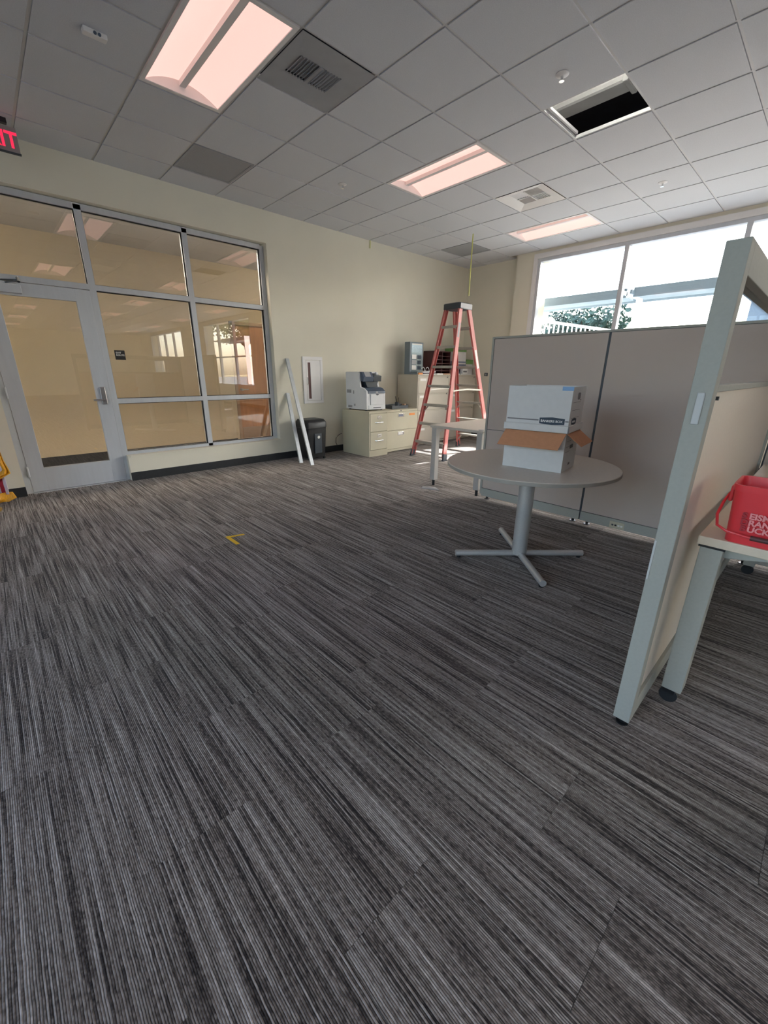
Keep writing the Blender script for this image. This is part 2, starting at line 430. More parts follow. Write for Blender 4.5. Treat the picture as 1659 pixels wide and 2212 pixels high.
# wall angle
grid.box(XL, 6.9, -0.02, 0.0, H+0.004, H+0.03); grid.box(6.68, 6.7, YF, -1.2, H+0.004, H+0.03)
ceiling = struct(build(grid, 'ceiling', M['tbar'], origin=(0, 0, H+0.006)), 'suspended ceiling of square grey acoustic tiles')
skip = set()
for i, j in LIGHTS: skip.add((i, j)); skip.add((i, j+1))
HOLE = (5, 6); DIFF = (7, 4); DARKS = {(2, 1): 0, (9, 1): 1}; LOUV = (2, 4)
skip |= {HOLE, DIFF, LOUV, (2, 1), (9, 1)}
tme = None; tst = MB()
for i in range(GI0, GI1):
    for j in range(GJ0, GJ1):
        if (i, j) in skip: continue
        xa, xb = clampx(cx(i)+0.011), clampx(cx(i+1)-0.011); yb, ya = clampy(cy(j)-0.011), clampy(cy(j+1)+0.011)
        if xb > 6.68 and ya < -1.25: xb = min(xb, 6.69)
        if xb-xa < 0.02 or yb-ya < 0.02: continue
        if -2.6 < xb and yb > -6.9 and not (j > 8 and i < 0):
            full = abs(xb-xa-(G-0.022)) < 1e-6 and abs(yb-ya-(G-0.022)) < 1e-6
            if full and tme is not None: me = tme
            else:
                mb = MB().box(-(xb-xa)/2, (xb-xa)/2, -(yb-ya)/2, (yb-ya)/2, 0, 0.016)
                me = bpy.data.meshes.new('ceiling_tile'); me.from_pydata([tuple(v) for v in mb.v], [], mb.f); me.materials.append(M['tile'])
                if full: tme = me
            o = bpy.data.objects.new('ceiling_tile', me); C.objects.link(o); o.parent = ceiling
            o.location = ((xa+xb)/2, (ya+yb)/2, H-ceiling.location.z+random.uniform(-0.0006, 0.0006))
        else: tst.box(xa, xb, ya, yb, H, H+0.016)
ts = build(tst, 'ceiling_tile_field', M['tile'], ceiling); ts['kind'] = 'stuff'
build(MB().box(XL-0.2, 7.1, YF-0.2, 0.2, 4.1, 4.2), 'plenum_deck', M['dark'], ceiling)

# glazed wall (wall_back) at y = 0
OX0, OX1, OZ = -0.565, 2.465, 2.88
wb = MB()
wb.box(XL-0.2, OX0, 0, 0.2, -0.1, 4.1); wb.box(OX0, OX1, 0, 0.2, OZ, 4.1); wb.box(OX1, 7.1, 0, 0.2, -0.1, 4.1)
wb.box(0.42, OX1, 0, 0.2, -0.1, 0.305)
struct(build(wb, 'wall_back', M['wall'], origin=(0, 0, 0)), 'cream painted wall with the glazed screen')
# window wall at x = 6.7, stepping back to 6.9 near the corner
WZ0, WZ1 = 0.75, 3.13
WINS = [(-7.2, -1.60), (-13.25, -8.95), (-21.0, -16.0)]
wr = MB(); wr.box(6.9, 7.1, -1.2, 0.2, -0.1, 4.1)
ys = [-1.2]
for a, b_ in WINS: ys += [b_, a]
ys.append(YF-0.2)
for k in range(0, len(ys), 2): wr.box(6.70, 7.1, ys[k+1], ys[k], -0.1, 4.1)
for a, b_ in WINS: wr.box(6.70, 7.1, a, b_, -0.1, WZ0); wr.box(6.70, 7.1, a, b_, WZ1, 4.1)
struct(build(wr, 'wall_right', M['wall'], origin=(6.7, -6, 0)), 'cream window wall')
LWIN = [(-6.0, -2.4), (-12.0, -8.4), (-18.0, -14.4)]  # openings for unseen windows, added to let in more daylight
wlft = MB(); ys = [0.2]
for a, b_ in LWIN: ys += [b_, a]
ys.append(YF-0.2)
for k in range(0, len(ys), 2): wlft.box(XL-0.2, XL, ys[k+1], ys[k], -0.1, 4.1)
for a, b_ in LWIN: wlft.box(XL-0.2, XL, a, b_, -0.1, 0.45); wlft.box(XL-0.2, XL, a, b_, 3.15, 4.1)
struct(build(wlft, 'wall_left', M['wall'], origin=(XL, -6, 0)))
wf = MB(); wf.box(XL-0.2, 7.1, YF-0.2, YF, -0.1, 4.1)
struct(build(wf, 'wall_front', M['wall'], origin=(0, YF, 0)))

# corridor beyond the glass
CY = 1.42
struct(build(MB().box(XL-0.2, 2.47, CY, CY+0.1, -0.1, 3.3).box(2.47, 3.45, CY, CY+0.1, 2.05, 3.3).box(3.45, 7.1, CY, CY+0.1, -0.1, 3.3), 'wall_corridor', M['wall_corr'], origin=(0, CY, 0)), 'tan corridor wall beyond the glass')
struct(build(MB().box(XL-0.2, XL-0.1, 0.2, CY+0.1, -0.1, 3.3).box(7.0, 7.1, 0.2, CY+0.1, -0.1, 3.3), 'wall_corridor_end', M['wall_corr'], origin=(0, CY, 0)))
struct(build(MB().box(XL-0.2, 7.1, 0.0, CY+0.1, -0.12, 0.0), 'floor_corridor', M['carpet'], origin=(0, 0.7, 0)))
struct(build(MB().box(XL-0.2, 7.1, 0.295, CY+0.1, 2.86, 2.96).box(XL-0.2, 7.1, 0.2, 0.295, 3.2, 3.3), 'ceiling_corridor', M['tile'], origin=(0, 0.7, 2.86)))  # slot beside the screen shaped to hide the added light
struct(build(MB().box(XL, 2.42, CY-0.012, CY, 0, 0.16), 'baseboard_corridor', M['rubber'], origin=(0, CY, 0)))
# corridor wooden door with a narrow vision lite
d2 = sroot('door_2', (2.95, CY, 0), 'brown wood door with a narrow vision strip given its own glow, beyond the glass')
build(MB().box(2.52, 2.72, CY+0.01, CY+0.055, 0.01, 2.0).box(2.825, 3.40, CY+0.01, CY+0.055, 0.01, 2.0).box(2.72, 2.825, CY+0.01, CY+0.055, 0.01, 1.065).box(2.72, 2.825, CY+0.01, CY+0.055, 1.848, 2.0), 'door_leaf', M['wood_door'], d2)
build(MB().box(2.72, 2.825, CY+0.03, CY+0.04, 1.065, 1.848), 'vision_pane', M['lite'], d2)
build(MB().box(2.54, 3.38, CY+0.005, CY+0.01, 0.02, 0.34), 'kick_plate', M['kick'], d2)
build(MB().box(2.47, 2.52, CY-0.015, CY+0.1, 0, 2.05).box(3.40, 3.45, CY-0.015, CY+0.1, 0, 2.05).box(2.47, 3.45, CY-0.015, CY+0.1, 2.0, 2.05), 'door_frame', M['kick'], d2)
build(MB().cyl((2.58, CY+0.01, 0.98), (2.58, CY-0.05, 0.98), 0.022).cyl((2.58, CY-0.045, 0.98), (2.69, CY-0.045, 0.98), 0.009), 'lever_handle', M['steel'], d2)
t = thing('corridor_fill_light', (1.0, 0.26, 3.02), 'unseen slim linear light added to brighten the corridor behind the glass screen', 'ceiling light')  # fill light out of view, added to brighten the corridor wall
build(MB().box(-3.0, 5.0, 0.205, 0.285, 3.03, 3.10), 'housing', M['white_metal'], t)
build(MB().box(-2.98, 4.98, 0.210, 0.280, 3.02, 3.03), 'diffuser', mat('corridor_fill_diffuser', S(255,236,214), 0.5, var=0.01, emit=(1.0, 0.88, 0.72, 1), estr=150.0), t)

# window_1: the aluminium framed glazed screen (front of frame at y = 0.09)
FY0, FY1, GY = 0.085, 0.175, 0.13
w1 = sroot('window_1', (1.45, 0.13, 0.31), 'aluminium framed interior glazed screen beside the door')
def hb(a, b_, z, t, name='transom'): build(MB().box(a, b_, FY0, FY1, z-t/2, z+t/2), name, M['alu'], w1)
def vbar(x, a, b_, t, name='mullion'): build(MB().box(x-t/2, x+t/2, FY0, FY1, a, b_), name, M['alu'], w1)
vbar(0.415, 0.0, 2.86, 0.062); vbar(1.45, 0.31, 2.86, 0.058); vbar(2.435, 0.31, 2.86, 0.055, 'jamb'); vbar(-0.537, 0.0, 2.86, 0.055, 'jamb')
hb(-0.51, 2.41, 2.845, 0.055, 'head_rail'); hb(-0.51, 0.385, 2.112, 0.055); hb(0.446, 1.421, 2.112, 0.055); hb(1.479, 2.41, 2.112, 0.055)
hb(0.446, 1.421, 0.935, 0.055); hb(1.479, 2.41, 0.935, 0.055); hb(0.446, 2.41, 0.322, 0.04, 'sill_rail')
for xa, xb in ((0.446, 1.421), (1.479, 2.4075)):
    for za, zb in ((0.342, 0.9075), (0.9625, 2.0845), (2.1395, 2.8175)):
        pn = build(MB().box(xa-0.01, xb+0.01, GY, GY+0.006, za-0.01, zb+0.01), 'pane', M['glass_int'], w1)
        gk = MB()
        for (a, b_, c, d) in ((xa, xb, zb-0.008, zb), (xa, xb, za, za+0.006), (xa, xa+0.006, za, zb), (xb-0.008, xb, za, zb)): gk.box(a, b_, GY-0.02, GY-0.001, c, d)
        build(gk, 'gasket', M['alu_dark'], pn)
pn = build(MB().box(-0.52, 0.394, GY, GY+0.006, 2.13, 2.8275), 'pane', M['glass_int'], w1)
build(MB().box(-0.51, 0.384, GY-0.02, GY-0.001, 2.81, 2.8175).box(0.377, 0.384, GY-0.02, GY-0.001, 2.14, 2.8175), 'gasket', M['alu_dark'], pn)
# plaster sill lip under the screen
struct(build(MB().box(0.445, OX1+0.03, -0.012, 0.085, 0.285, 0.306), 'trim_1', M['wall'], origin=(1.45, 0, 0.28)))

# door_1: glass door
d1 = sroot('door_1', (-0.07, 0.11, 0), 'aluminium framed glass door left of the screen')
DA, DB = -0.508, 0.382
build(MB().box(DA, -0.372, 0.08, 0.125, 0.012, 2.078), 'stile', M['alu'], d1, bevel=0.002)
build(MB().box(0.246, DB, 0.08, 0.125, 0.012, 2.078), 'stile', M['alu'], d1, bevel=0.002)
build(MB().box(-0.372, 0.246, 0.08, 0.125, 1.958, 2.078), 'top_rail', M['alu'], d1, bevel=0.002)
build(MB().box(-0.372, 0.246, 0.08, 0.125, 0.012, 0.262), 'bottom_rail', M['alu'], d1, bevel=0.002)
build(MB().box(-0.38, 0.254, 0.115, 0.121, 0.255, 1.965), 'pane', M['glass_int'], d1)
lh = build(MB().box(0.286, 0.342, 0.062, 0.08, 0.905, 1.095), 'lock_plate', M['steel'], d1, bevel=0.008)
build(MB().cyl((0.314, 0.065, 0.955), (0.314, 0.02, 0.955), 0.016).tube([(0.314, 0.022, 0.955), (0.28, 0.02, 0.957), (0.24, 0.022, 0.958), (0.205, 0.03, 0.957)], 0.0095, 10), 'lever', M['steel'], lh, smooth=True)
cl = build(MB().box(-0.46, -0.19, 0.03, 0.08, 1.975, 2.05), 'door_closer', M['alu'], d1, bevel=0.004)
build(MB().bar((-0.30, 0.045, 2.062), (-0.20, 0.07, 2.092), 0.02, 0.012).bar((-0.20, 0.07, 2.098), (-0.33, 0.075, 2.085), 0.018, 0.010).cyl((-0.195, 0.055, 2.08), (-0.195, 0.085, 2.12), 0.013), 'closer_arm', M['charcoal'], cl)
for z in (0.24, 1.05, 1.86): build(MB().cyl((-0.509, 0.072, z-0.055), (-0.509, 0.072, z+0.055), 0.009), 'hinge', M['alu'], d1, smooth=True)
build(MB().box(-0.51, 0.384, 0.06, 0.17, 0.0, 0.008), 'threshold', M['alu'], d1)

# baseboards
bb = MB(); bb.box(XL, OX0, -0.008, 0, 0, 0.10)
struct(build(bb, 'baseboard_back', M['rubber'], origin=(-2, 0, 0)))
struct(build(MB().box(0.42, 6.9, -0.008, 0, 0, 0.10), 'baseboard_back', M['rubber'], origin=(3, 0, 0)))
struct(build(MB().box(6.892, 6.9, -1.2, 0, 0, 0.1).box(6.692, 6.7, YF, -1.2, 0, 0.1), 'baseboard_right', M['rubber'], origin=(6.7, -4, 0)))

# exterior windows
def ext_window(name, ya, yb, mull, label):
    w = sroot(name, (6.75, (ya+yb)/2, WZ0), label)
    X0, X1 = 6.70, 6.80
    build(MB().box(X0, X1, ya, yb, WZ1-0.05, WZ1), 'head_rail', M['alu'], w)
    build(MB().box(X0, X1, ya, yb, WZ0, WZ0+0.05), 'sill_rail', M['alu'], w)
    for y in (ya, yb-0.05): build(MB().box(X0, X1, y, y+0.05, WZ0+0.05, WZ1-0.05), 'jamb', M['alu'], w)
    e = [ya+0.05]+[m for m in sorted(mull)]+[yb-0.05]
    for m in mull: build(MB().box(X0, X1, m-0.03, m+0.03, WZ0+0.05, WZ1-0.05), 'mullion', M['alu'], w)
    for k in range(len(e)-1):
        a = e[k]+(0.03 if k else 0); b_ = e[k+1]-(0.03 if k < len(e)-2 else 0)
        build(MB().box(X0+0.01, X1-0.01, a, b_, 1.80, 1.85), 'transom', M['alu'], w)
        for za, zb in ((WZ0+0.05, 1.80), (1.85, WZ1-0.05)):
            build(MB().box(6.75, 6.756, a, b_, za, zb), 'pane', M['glass_ext'], w)
    return w
ext_window('window_2', -7.2, -1.60, (-2.995, -4.39, -5.79), 'large daylight window above the taupe partition')
ext_window('window_3', -13.25, -8.95, (-10.4, -11.85), 'daylight window further along the window wall')
ext_window('window_4', -21.0, -16.0, (-17.3, -18.6, -19.8), 'farthest daylight window along the window wall')
for k, (a, b_) in enumerate(LWIN):
    w = sroot('window_%d' % (5+k), (XL-0.1, (a+b_)/2, 0.45), 'unseen storefront window added for daylight in the wall behind the camera')
    nb = 4
    build(MB().box(XL-0.14, XL-0.04, a, b_, 0.45, 0.50), 'sill_rail', M['alu'], w); build(MB().box(XL-0.14, XL-0.04, a, b_, 3.10, 3.15), 'head_rail', M['alu'], w)
    for q in range(nb+1):
        y = a+(b_-a-0.06)*q/nb; build(MB().box(XL-0.14, XL-0.04, y, y+0.06, 0.50, 3.10), 'mullion', M['alu'], w)
        if q < nb: build(MB().box(XL-0.10, XL-0.094, y+0.06, a+(b_-a-0.06)*(q+1)/nb, 0.50, 3.10), 'pane', M['glass_ext'], w)
# white casing around the daylight window
struct(build(MB().box(6.682, 6.70, -1.60, -1.53, WZ0-0.05, 3.205).box(6.682, 6.70, -7.27, -1.60, 3.13, 3.205).box(6.64, 6.70, -7.27, -1.53, WZ0-0.04, WZ0), 'trim_2', M['white_metal'], origin=(6.69, -4, 0.7)))

# ================================================================== CEILING FITTINGS
def troffer(i, j, label, group=None):
    x0, x1 = cx(i)+0.012, cx(i+1)-0.012; y1, y0 = cy(j)-0.012, cy(j+2)+0.012
    xm, ym = (x0+x1)/2, (y0+y1)/2
    t = thing('ceiling_light', (xm, ym, H-0.002), label, 'ceiling light', group)
    fr = MB(); e = 0.03
    fr.box(x0, x1, y1-e, y1, H-0.002, H+0.012); fr.box(x0, x1, y0, y0+e, H-0.002, H+0.012)
    fr.box(x0, x0+e, y0+e, y1-e, H-0.002, H+0.012); fr.box(x1-e, x1, y0+e, y1-e, H-0.002, H+0.012)
    fr.box(x0, x1, y0, y1, H+0.10, H+0.115)
    build(fr, 'frame', M['white_metal'], t)
    a0, a1 = x0+e, x1-e; n = 10; hgt = 0.075
    def arc(x):
        u = (x-xm)/((a1-a0)/2); return H+0.004+hgt*(1-u*u)
    for s, (p, q) in enumerate(((a0, xm-0.022), (xm+0.022, a1))):
        pts = [p+(q-p)*k/n for k in range(n+1)]
        vs_ = []; fs = []
        for x in pts: vs_ += [(x, y0+e, arc(x)), (x, y1-e, arc(x))]
        for k in range(n): fs.append((2*k, 2*k+1, 2*k+3, 2*k+2))
        mb = MB(); mb.add(vs_, fs); o = build(mb, 'diffuser', M['diffuser'], t, smooth=True)
    build(MB().box(xm-0.022, xm+0.022, y0+e, y1-e, H+0.045, H+0.09), 'centre_rail', M['white_metal'], t)
    for y in (y0+e, y1-e-0.004):
        poly = [(a0+(a1-a0)*k/14, arc(a0+(a1-a0)*k/14)+0.004) for k in range(15)]+[(a1, H+0.0), (a0, H+0.0)]
        build(MB().prism(poly, 'y', y, y+0.004), 'end_plate', M['white_metal'], t)
    return t
lab = {(1, 3): 'pinkish recessed ceiling light nearest the camera, above the glass screen',
       (5, 3): 'pinkish recessed ceiling light in the middle, between the open tile and the door wall',
       (9, 3): 'pinkish recessed ceiling light farthest away, close to the daylight window'}
proto = None
for (i, j) in LIGHTS:
    if (i, j) in lab: t = troffer(i, j, lab[(i, j)], 'recessed ceiling lights'); proto = proto or t
    else:
        t = copy_tree(proto, (cx(i)+G/2, cy(j)-G, H-0.002))
        t['label'] = 'pinkish recessed ceiling light in the rows behind the three nearest the door wall'; t['group'] = 'ceiling lights behind the camera'

def cell_box(i, j, e=0.011): return cx(i)+e, cx(i+1)-e, cy(j+1)+e, cy(j)-e
for (i, j), k in DARKS.items():
    x0, x1, y0, y1 = cell_box(i, j)
    t = thing('return_air_grille', ((x0+x1)/2, (y0+y1)/2, H), ['grey flat return air grille in the ceiling above the glass screen', 'grey flat return air grille in the ceiling corner above the ladder'][k], 'grille', 'return air grilles')
    e = 0.02
    build(MB().box(x0, x1, y0, y0+e, H-0.002, H+0.012).box(x0, x1, y1-e, y1, H-0.002, H+0.012).box(x0, x0+e, y0+e, y1-e, H-0.002, H+0.012).box(x1-e, x1, y0+e, y1-e, H-0.002, H+0.012), 'frame', M['dgrille'], t)
    build(MB().box(x0+e, x1-e, y0+e, y1-e, H+0.002, H+0.008), 'perforated_face', M['grille'], t)

def louver_diffuser(i, j, m_body, m_slat, label, louv, four, dz=0.028, zt=0.07):
    x0, x1, y0, y1 = cell_box(i, j, 0.0075); xm, ym = (x0+x1)/2, (y0+y1)/2
    t = thing('supply_air_diffuser', (xm, ym, H-0.002), label, 'air diffuser', 'supply air diffusers')
    a = louv
    # sloped pan from the outer edge up to the louvre core
    o = [(x0, y0, H-0.002), (x1, y0, H-0.002), (x1, y1, H-0.002), (x0, y1, H-0.002)]
    q = [(xm+a[0], ym+a[2], H+dz), (xm+a[1], ym+a[2], H+dz), (xm+a[1], ym+a[3], H+dz), (xm+a[0], ym+a[3], H+dz)]
    mb = MB(); mb.add(o+q, [(0, 1, 5, 4), (1, 2, 6, 5), (2, 3, 7, 6), (3, 0, 4, 7)]); build(mb, 'pan', m_body, t)
    build(MB().box(xm+a[0], xm+a[1], ym+a[2], ym+a[3], H+zt, H+zt+0.005), 'throat', M['charcoal'] if four else M['grille'], t)
    cxm, cym = xm+(a[0]+a[1])/2, ym+(a[2]+a[3])/2
    build(MB().box(cxm-0.006, cxm+0.006, ym+a[2], ym+a[3], H+0.022, H+0.07).box(xm+a[0], xm+a[1], cym-0.006, cym+0.006, H+0.022, H+0.07) if four else MB().box(cxm-0.012, cxm+0.012, ym+a[2], ym+a[3], H+dz-0.006, H+zt), 'divider', m_body, t)
    n = 7
    for qx in (0, 1):
        for qy in ((0, 1) if four else (0,)):
            xa = xm+a[0] if qx == 0 else cxm+0.006; xb = cxm-0.006 if qx == 0 else xm+a[1]
            if four: ya = ym+a[2] if qy == 0 else cym+0.006; yb = cym-0.006 if qy == 0 else ym+a[3]
            else: ya, yb = ym+a[2], ym+a[3]
            for k in range(n):
                if four and (qx+qy) % 2 == 0 or not four:
                    x = xa+(xb-xa)*(k+0.5)/n; zz = H+(dz+zt)/2-0.01; mb = MB().bar((x, ya, zz), (x, yb, zz), 0.003, 0.034 if four else 0.012, up=(0.5 if qx == 0 else -0.5, 0, 1))
                else:
                    y = ya+(yb-ya)*(k+0.5)/n; mb = MB().bar((xa, y, H+0.04), (xb, y, H+0.04), 0.003, 0.034, up=(0, 0.5 if qy == 0 else -0.5, 1))
                build(mb, 'slat', m_slat, t)
    return t
louver_diffuser(*DIFF, M['white_metal'], M['white_metal'], 'white four-way supply air diffuser between the two farther ceiling lights', (-0.17, 0.17, -0.17, 0.17), True)
louver_diffuser(*LOUV, M['dgrille'], M['dgrille'], 'grey supply air diffuser beside the nearest ceiling light', (-0.19, 0.15, -0.10, 0.10), False, 0.004, 0.016)

# open ceiling cell: duct elbow and can inside the plenum, lit by an unseen lamp added there
hx0, hx1, hy0, hy1 = cell_box(*HOLE, 0.0)
t = thing('ceiling_duct', (4.07, -3.2, H+0.3), 'pale duct seen through the open ceiling tile', 'duct')
build(MB().box(3.80, 4.02, -3.80, -2.4, H+0.36, H+0.72), 'duct_body', M['duct'], t, bevel=0.03)
build(MB().box(3.785, 4.035, -3.815, -3.77, H+0.345, H+0.735), 'duct_flange', M['duct'], t, bevel=0.01)
wl2 = thing('plenum_fill_lamp', (2.72, -4.0, H+0.42), 'unseen lamp added above the open ceiling tile to light the duct', 'lamp')
build(MB().lathe([(0.05, 0.0), (0.06, 0.05), (0.03, 0.12), (0.015, 0.14)], (2.72, -4.0, H+0.44), 20), 'shade', M['white_metal'], wl2, smooth=True)
build(MB().lathe([(0.03, -0.02), (0.04, 0.0), (0.03, 0.02)], (2.72, -4.0, H+0.43), 16), 'bulb', mat('fill_lamp_bulb', S(255,250,235), 0.4, var=0.01, emit=(1.0, 0.97, 0.9, 1), estr=1200.0), wl2, smooth=True)
tl = thing('loose_grid_runner', ((hx0+hx1)/2, hy1-0.05, H), 'loose white grid bar at the edge of the open ceiling tile', 'grid bar')
build(MB().box(hx0+0.04, hx0+0.055, hy0+0.02, hy1-0.04, H+0.03, H+0.055), 'runner', M['tbar'], tl)
build(MB().box(hx0+0.02, hx1-0.02, hy1-0.03, hy1-0.012, H+0.03, H+0.05), 'cross_runner', M['tbar'], tl)

def sprinkler(x, y, label):
    t = thing('sprinkler_head', (x, y, H-0.045), label, 'sprinkler', 'ceiling sprinkler heads')
    build(MB().lathe([(0.045, 0.0), (0.044, -0.004), (0.030, -0.010), (0.016, -0.012)], (x, y, H), 24), 'escutcheon', M['white_metal'], t, smooth=True)
    build(MB().cyl((x, y, H-0.010), (x, y, H-0.034), 0.010, 0.007, 12), 'body', M['chrome'], t, smooth=True)
    build(MB().lathe([(0.018, -0.040), (0.018, -0.037), (0.004, -0.034)], (x, y, H), 16), 'deflector', M['chrome'], t)
sprinkler(2.745, -3.789, 'white sprinkler head next to the open ceiling tile')
sprinkler(2.728, -1.318, 'white sprinkler head above the fire cabinet side of the ceiling')
sprinkler(5.185, -3.789, 'white sprinkler head in the ceiling near the daylight window')
t = thing('ceiling_sensor', (0.305, -1.96, H-0.03), 'small white two-eyed sensor on the ceiling left of the nearest light', 'sensor')
build(MB().box(0.24, 0.37, -1.985, -1.935, H-0.028, H), 'housing', M['white_metal'], t, bevel=0.006)
for x in (0.302, 0.326): build(MB().cyl((x, -1.985, H-0.018), (x, -1.990, H-0.018), 0.009, n=12), 'lens', M['navy'], t)
# exit sign
ex = thing('exit_sign', (-0.15, -0.34, 3.02), 'grey exit sign with glowing red letters hanging from the ceiling', 'exit sign')
build(MB().box(-0.30, 0.0, -0.352, -0.328, 3.02, 3.20), 'face_plate', M['exit_face'], ex, bevel=0.003)
build(MB().box(-0.31, 0.004, -0.355, -0.325, 3.012, 3.021), 'bottom_rail', M['charcoal'], ex)
build(MB().box(-0.22, -0.05, -0.365, -0.315, 3.215, 3.25), 'mount', M['black'], ex)
text('lettering', 'EXIT', 0.16, (-0.285, -0.3545, 3.052), (1, 0, 0), (0, 0, 1), M['exit_red'], ex, depth=0.001, sx=0.86, offset=0.003, label='red EXIT letters')
# hanging yellow-green cable
cb = tag(build(MB().tube([(5.167, -1.336, 3.256), (5.168, -1.335, 3.0), (5.160, -1.338, 2.7), (5.158, -1.34, 2.42)], 0.0085, 8), 'hanging_cable', M['rope'], smooth=True), 'yellow-green cable hanging from the ceiling above the ladder', 'cable')
tag(build(MB().tube([(4.285, -0.012, 3.248), (4.286, -0.012, 3.2), (4.284, -0.010, 3.14)], 0.006, 8), 'cable_stub', M['rope'], smooth=True), 'short yellow-green cable stub at the top of the cream wall', 'cable')

# ================================================================== LEFT: signs, flag, studs, cabinets
t = thing('exit_route_sign', (0.565, GY, 1.39), 'small black EXIT ROUTE sign on the glass beside the door', 'sign')
build(MB().box(0.514, 0.617, GY-0.004, GY-0.0005, 1.391, 1.493), 'plate', M['black'], t)
text('lettering', 'EXIT', 0.026, (0.526, GY-0.0048, 1.457), (1, 0, 0), (0, 0, 1), M['paper'], t, offset=0.0004)
text('lettering', 'ROUTE', 0.026, (0.526, GY-0.0048, 1.432), (1, 0, 0), (0, 0, 1), M['paper'], t, offset=0.0004)

# flag on a stand, mostly outside the frame
fl_ = thing('flag', (-0.85, -0.40, 0.0), 'folded flag with gold fringe on a brass stand at the left edge', 'flag')
def drape(name, m, pts, depth, amp, n, parent):
    vs_ = []; fs = []; rows = len(pts)
    for r, (xa, xb, z) in enumerate(pts):
        for k in range(n+1):
            u = k/n; x = xa+(xb-xa)*u; y = -0.40+amp*math.sin(u*9+r*0.35)+depth
            vs_.append((x, y, z))
    for r in range(rows-1):
        for k in range(n): fs.append((r*(n+1)+k, r*(n+1)+k+1, (r+1)*(n+1)+k+1, (r+1)*(n+1)+k))
    mb = MB(); mb.add(vs_, fs); o = build(mb, name, m, parent, smooth=True)
    so = o.modifiers.new('thickness', 'SOLIDIFY'); so.thickness = 0.006
    return o
def flag_mat():
    m = bpy.data.materials.new('striped_flag_cloth'); m.use_nodes = True
    n = m.node_tree.nodes; l = m.node_tree.links; b = n['Principled BSDF']; b.inputs['Roughness'].default_value = 0.8
    tc = n.new('ShaderNodeTexCoord'); wv = n.new('ShaderNodeTexWave'); wv.wave_type = 'BANDS'; wv.bands_direction = 'X'; wv.inputs['Scale'].default_value = 5.5; wv.inputs['Distortion'].default_value = 1.0
    l.new(tc.outputs['Object'], wv.inputs['Vector'])
    ra = n.new('ShaderNodeValToRGB'); ra.color_ramp.interpolation = 'CONSTANT'; ra.color_ramp.elements[0].color = S(176,40,58); ra.color_ramp.elements[1].color = S(222,208,218); ra.color_ramp.elements[1].position = 0.5
    l.new(wv.outputs[0], ra.inputs[0]); l.new(ra.outputs[0], b.inputs['Base Color']); return m
M['flag'] = flag_mat()
build(MB().cyl((-0.97, -0.40, 0.02), (-0.93, -0.40, 2.3), 0.014, n=16), 'pole', M['gold_metal'], fl_, smooth=True)
build(MB().lathe([(0.19, 0.0), (0.19, 0.012), (0.16, 0.03), (0.06, 0.045), (0.03, 0.10), (0.018, 0.14)], (-0.97, -0.40, 0), 32), 'base', M['gold_metal'], fl_, smooth=True)
drape('cloth', M['flag'], [(-1.0, -0.80, 1.9), (-1.05, -0.74, 1.4), (-1.08, -0.72, 0.9), (-1.06, -0.70, 0.55), (-1.0, -0.695, 0.36), (-0.98, -0.70, 0.14)], 0.0, 0.03, 26, fl_)
fr_ = [(-0.74, -0.705, 0.9), (-0.725, -0.685, 0.62), (-0.715, -0.672, 0.46), (-0.705, -0.655, 0.38), (-0.73, -0.650, 0.34), (-0.80, -0.70, 0.315), (-0.86, -0.76, 0.28)]
drape('fringe', M['gold'], fr_, -0.03, 0.015, 10, fl_)
drape('fringe', M['gold'], [(-1.0, -0.675, 0.16), (-1.0, -0.655, 0.10), (-1.0, -0.72, 0.07)], -0.035, 0.02, 24, fl_)

# two steel studs leaning on the wall
def stud(name, x0, y0, x1, z1, w, label):
    d = Vector((x1-x0, -0.02-y0, z1)); L = d.length; dn = d.normalized()
    t = thing(name, (x0, y0, 0), label, 'metal stud', 'studs leaning on the wall')
    side = Vector((1, 0, 0)); side = (side-dn*side.dot(dn)).normalized(); nrm = side.cross(dn).normalized()
    if nrm.y > 0: nrm = -nrm
    def pl(a0, a1, n0, n1, s0, s1):
        vs_ = []
        for s_ in (s0, s1):
            for (a, b_) in ((a0, n0), (a1, n0), (a1, n1), (a0, n1)): vs_.append(Vector((x0, y0, 0.004))+side*a+nrm*b_+dn*s_)
        mb = MB(); mb.add(vs_, [(0, 3, 2, 1), (4, 5, 6, 7), (0, 1, 5, 4), (1, 2, 6, 5), (2, 3, 7, 6), (3, 0, 4, 7)]); return mb
    build(pl(-w/2, w/2, 0.0, 0.0025, 0.0, L), 'web', M['stud'], t)
    build(pl(-w/2, -w/2+0.002, -0.022, 0.0, 0.0, L), 'flange', M['stud'], t)
    build(pl(w/2-0.002, w/2, -0.022, 0.0, 0.0, L), 'flange', M['stud'], t)
stud('steel_stud', 2.562, -0.70, 2.66, 1.455, 0.052, 'longer bare steel stud leaning on the cream wall')
stud('steel_stud', 2.525, -0.465, 2.632, 0.972, 0.052, 'shorter bare steel stud leaning on the cream wall beside the glass screen')

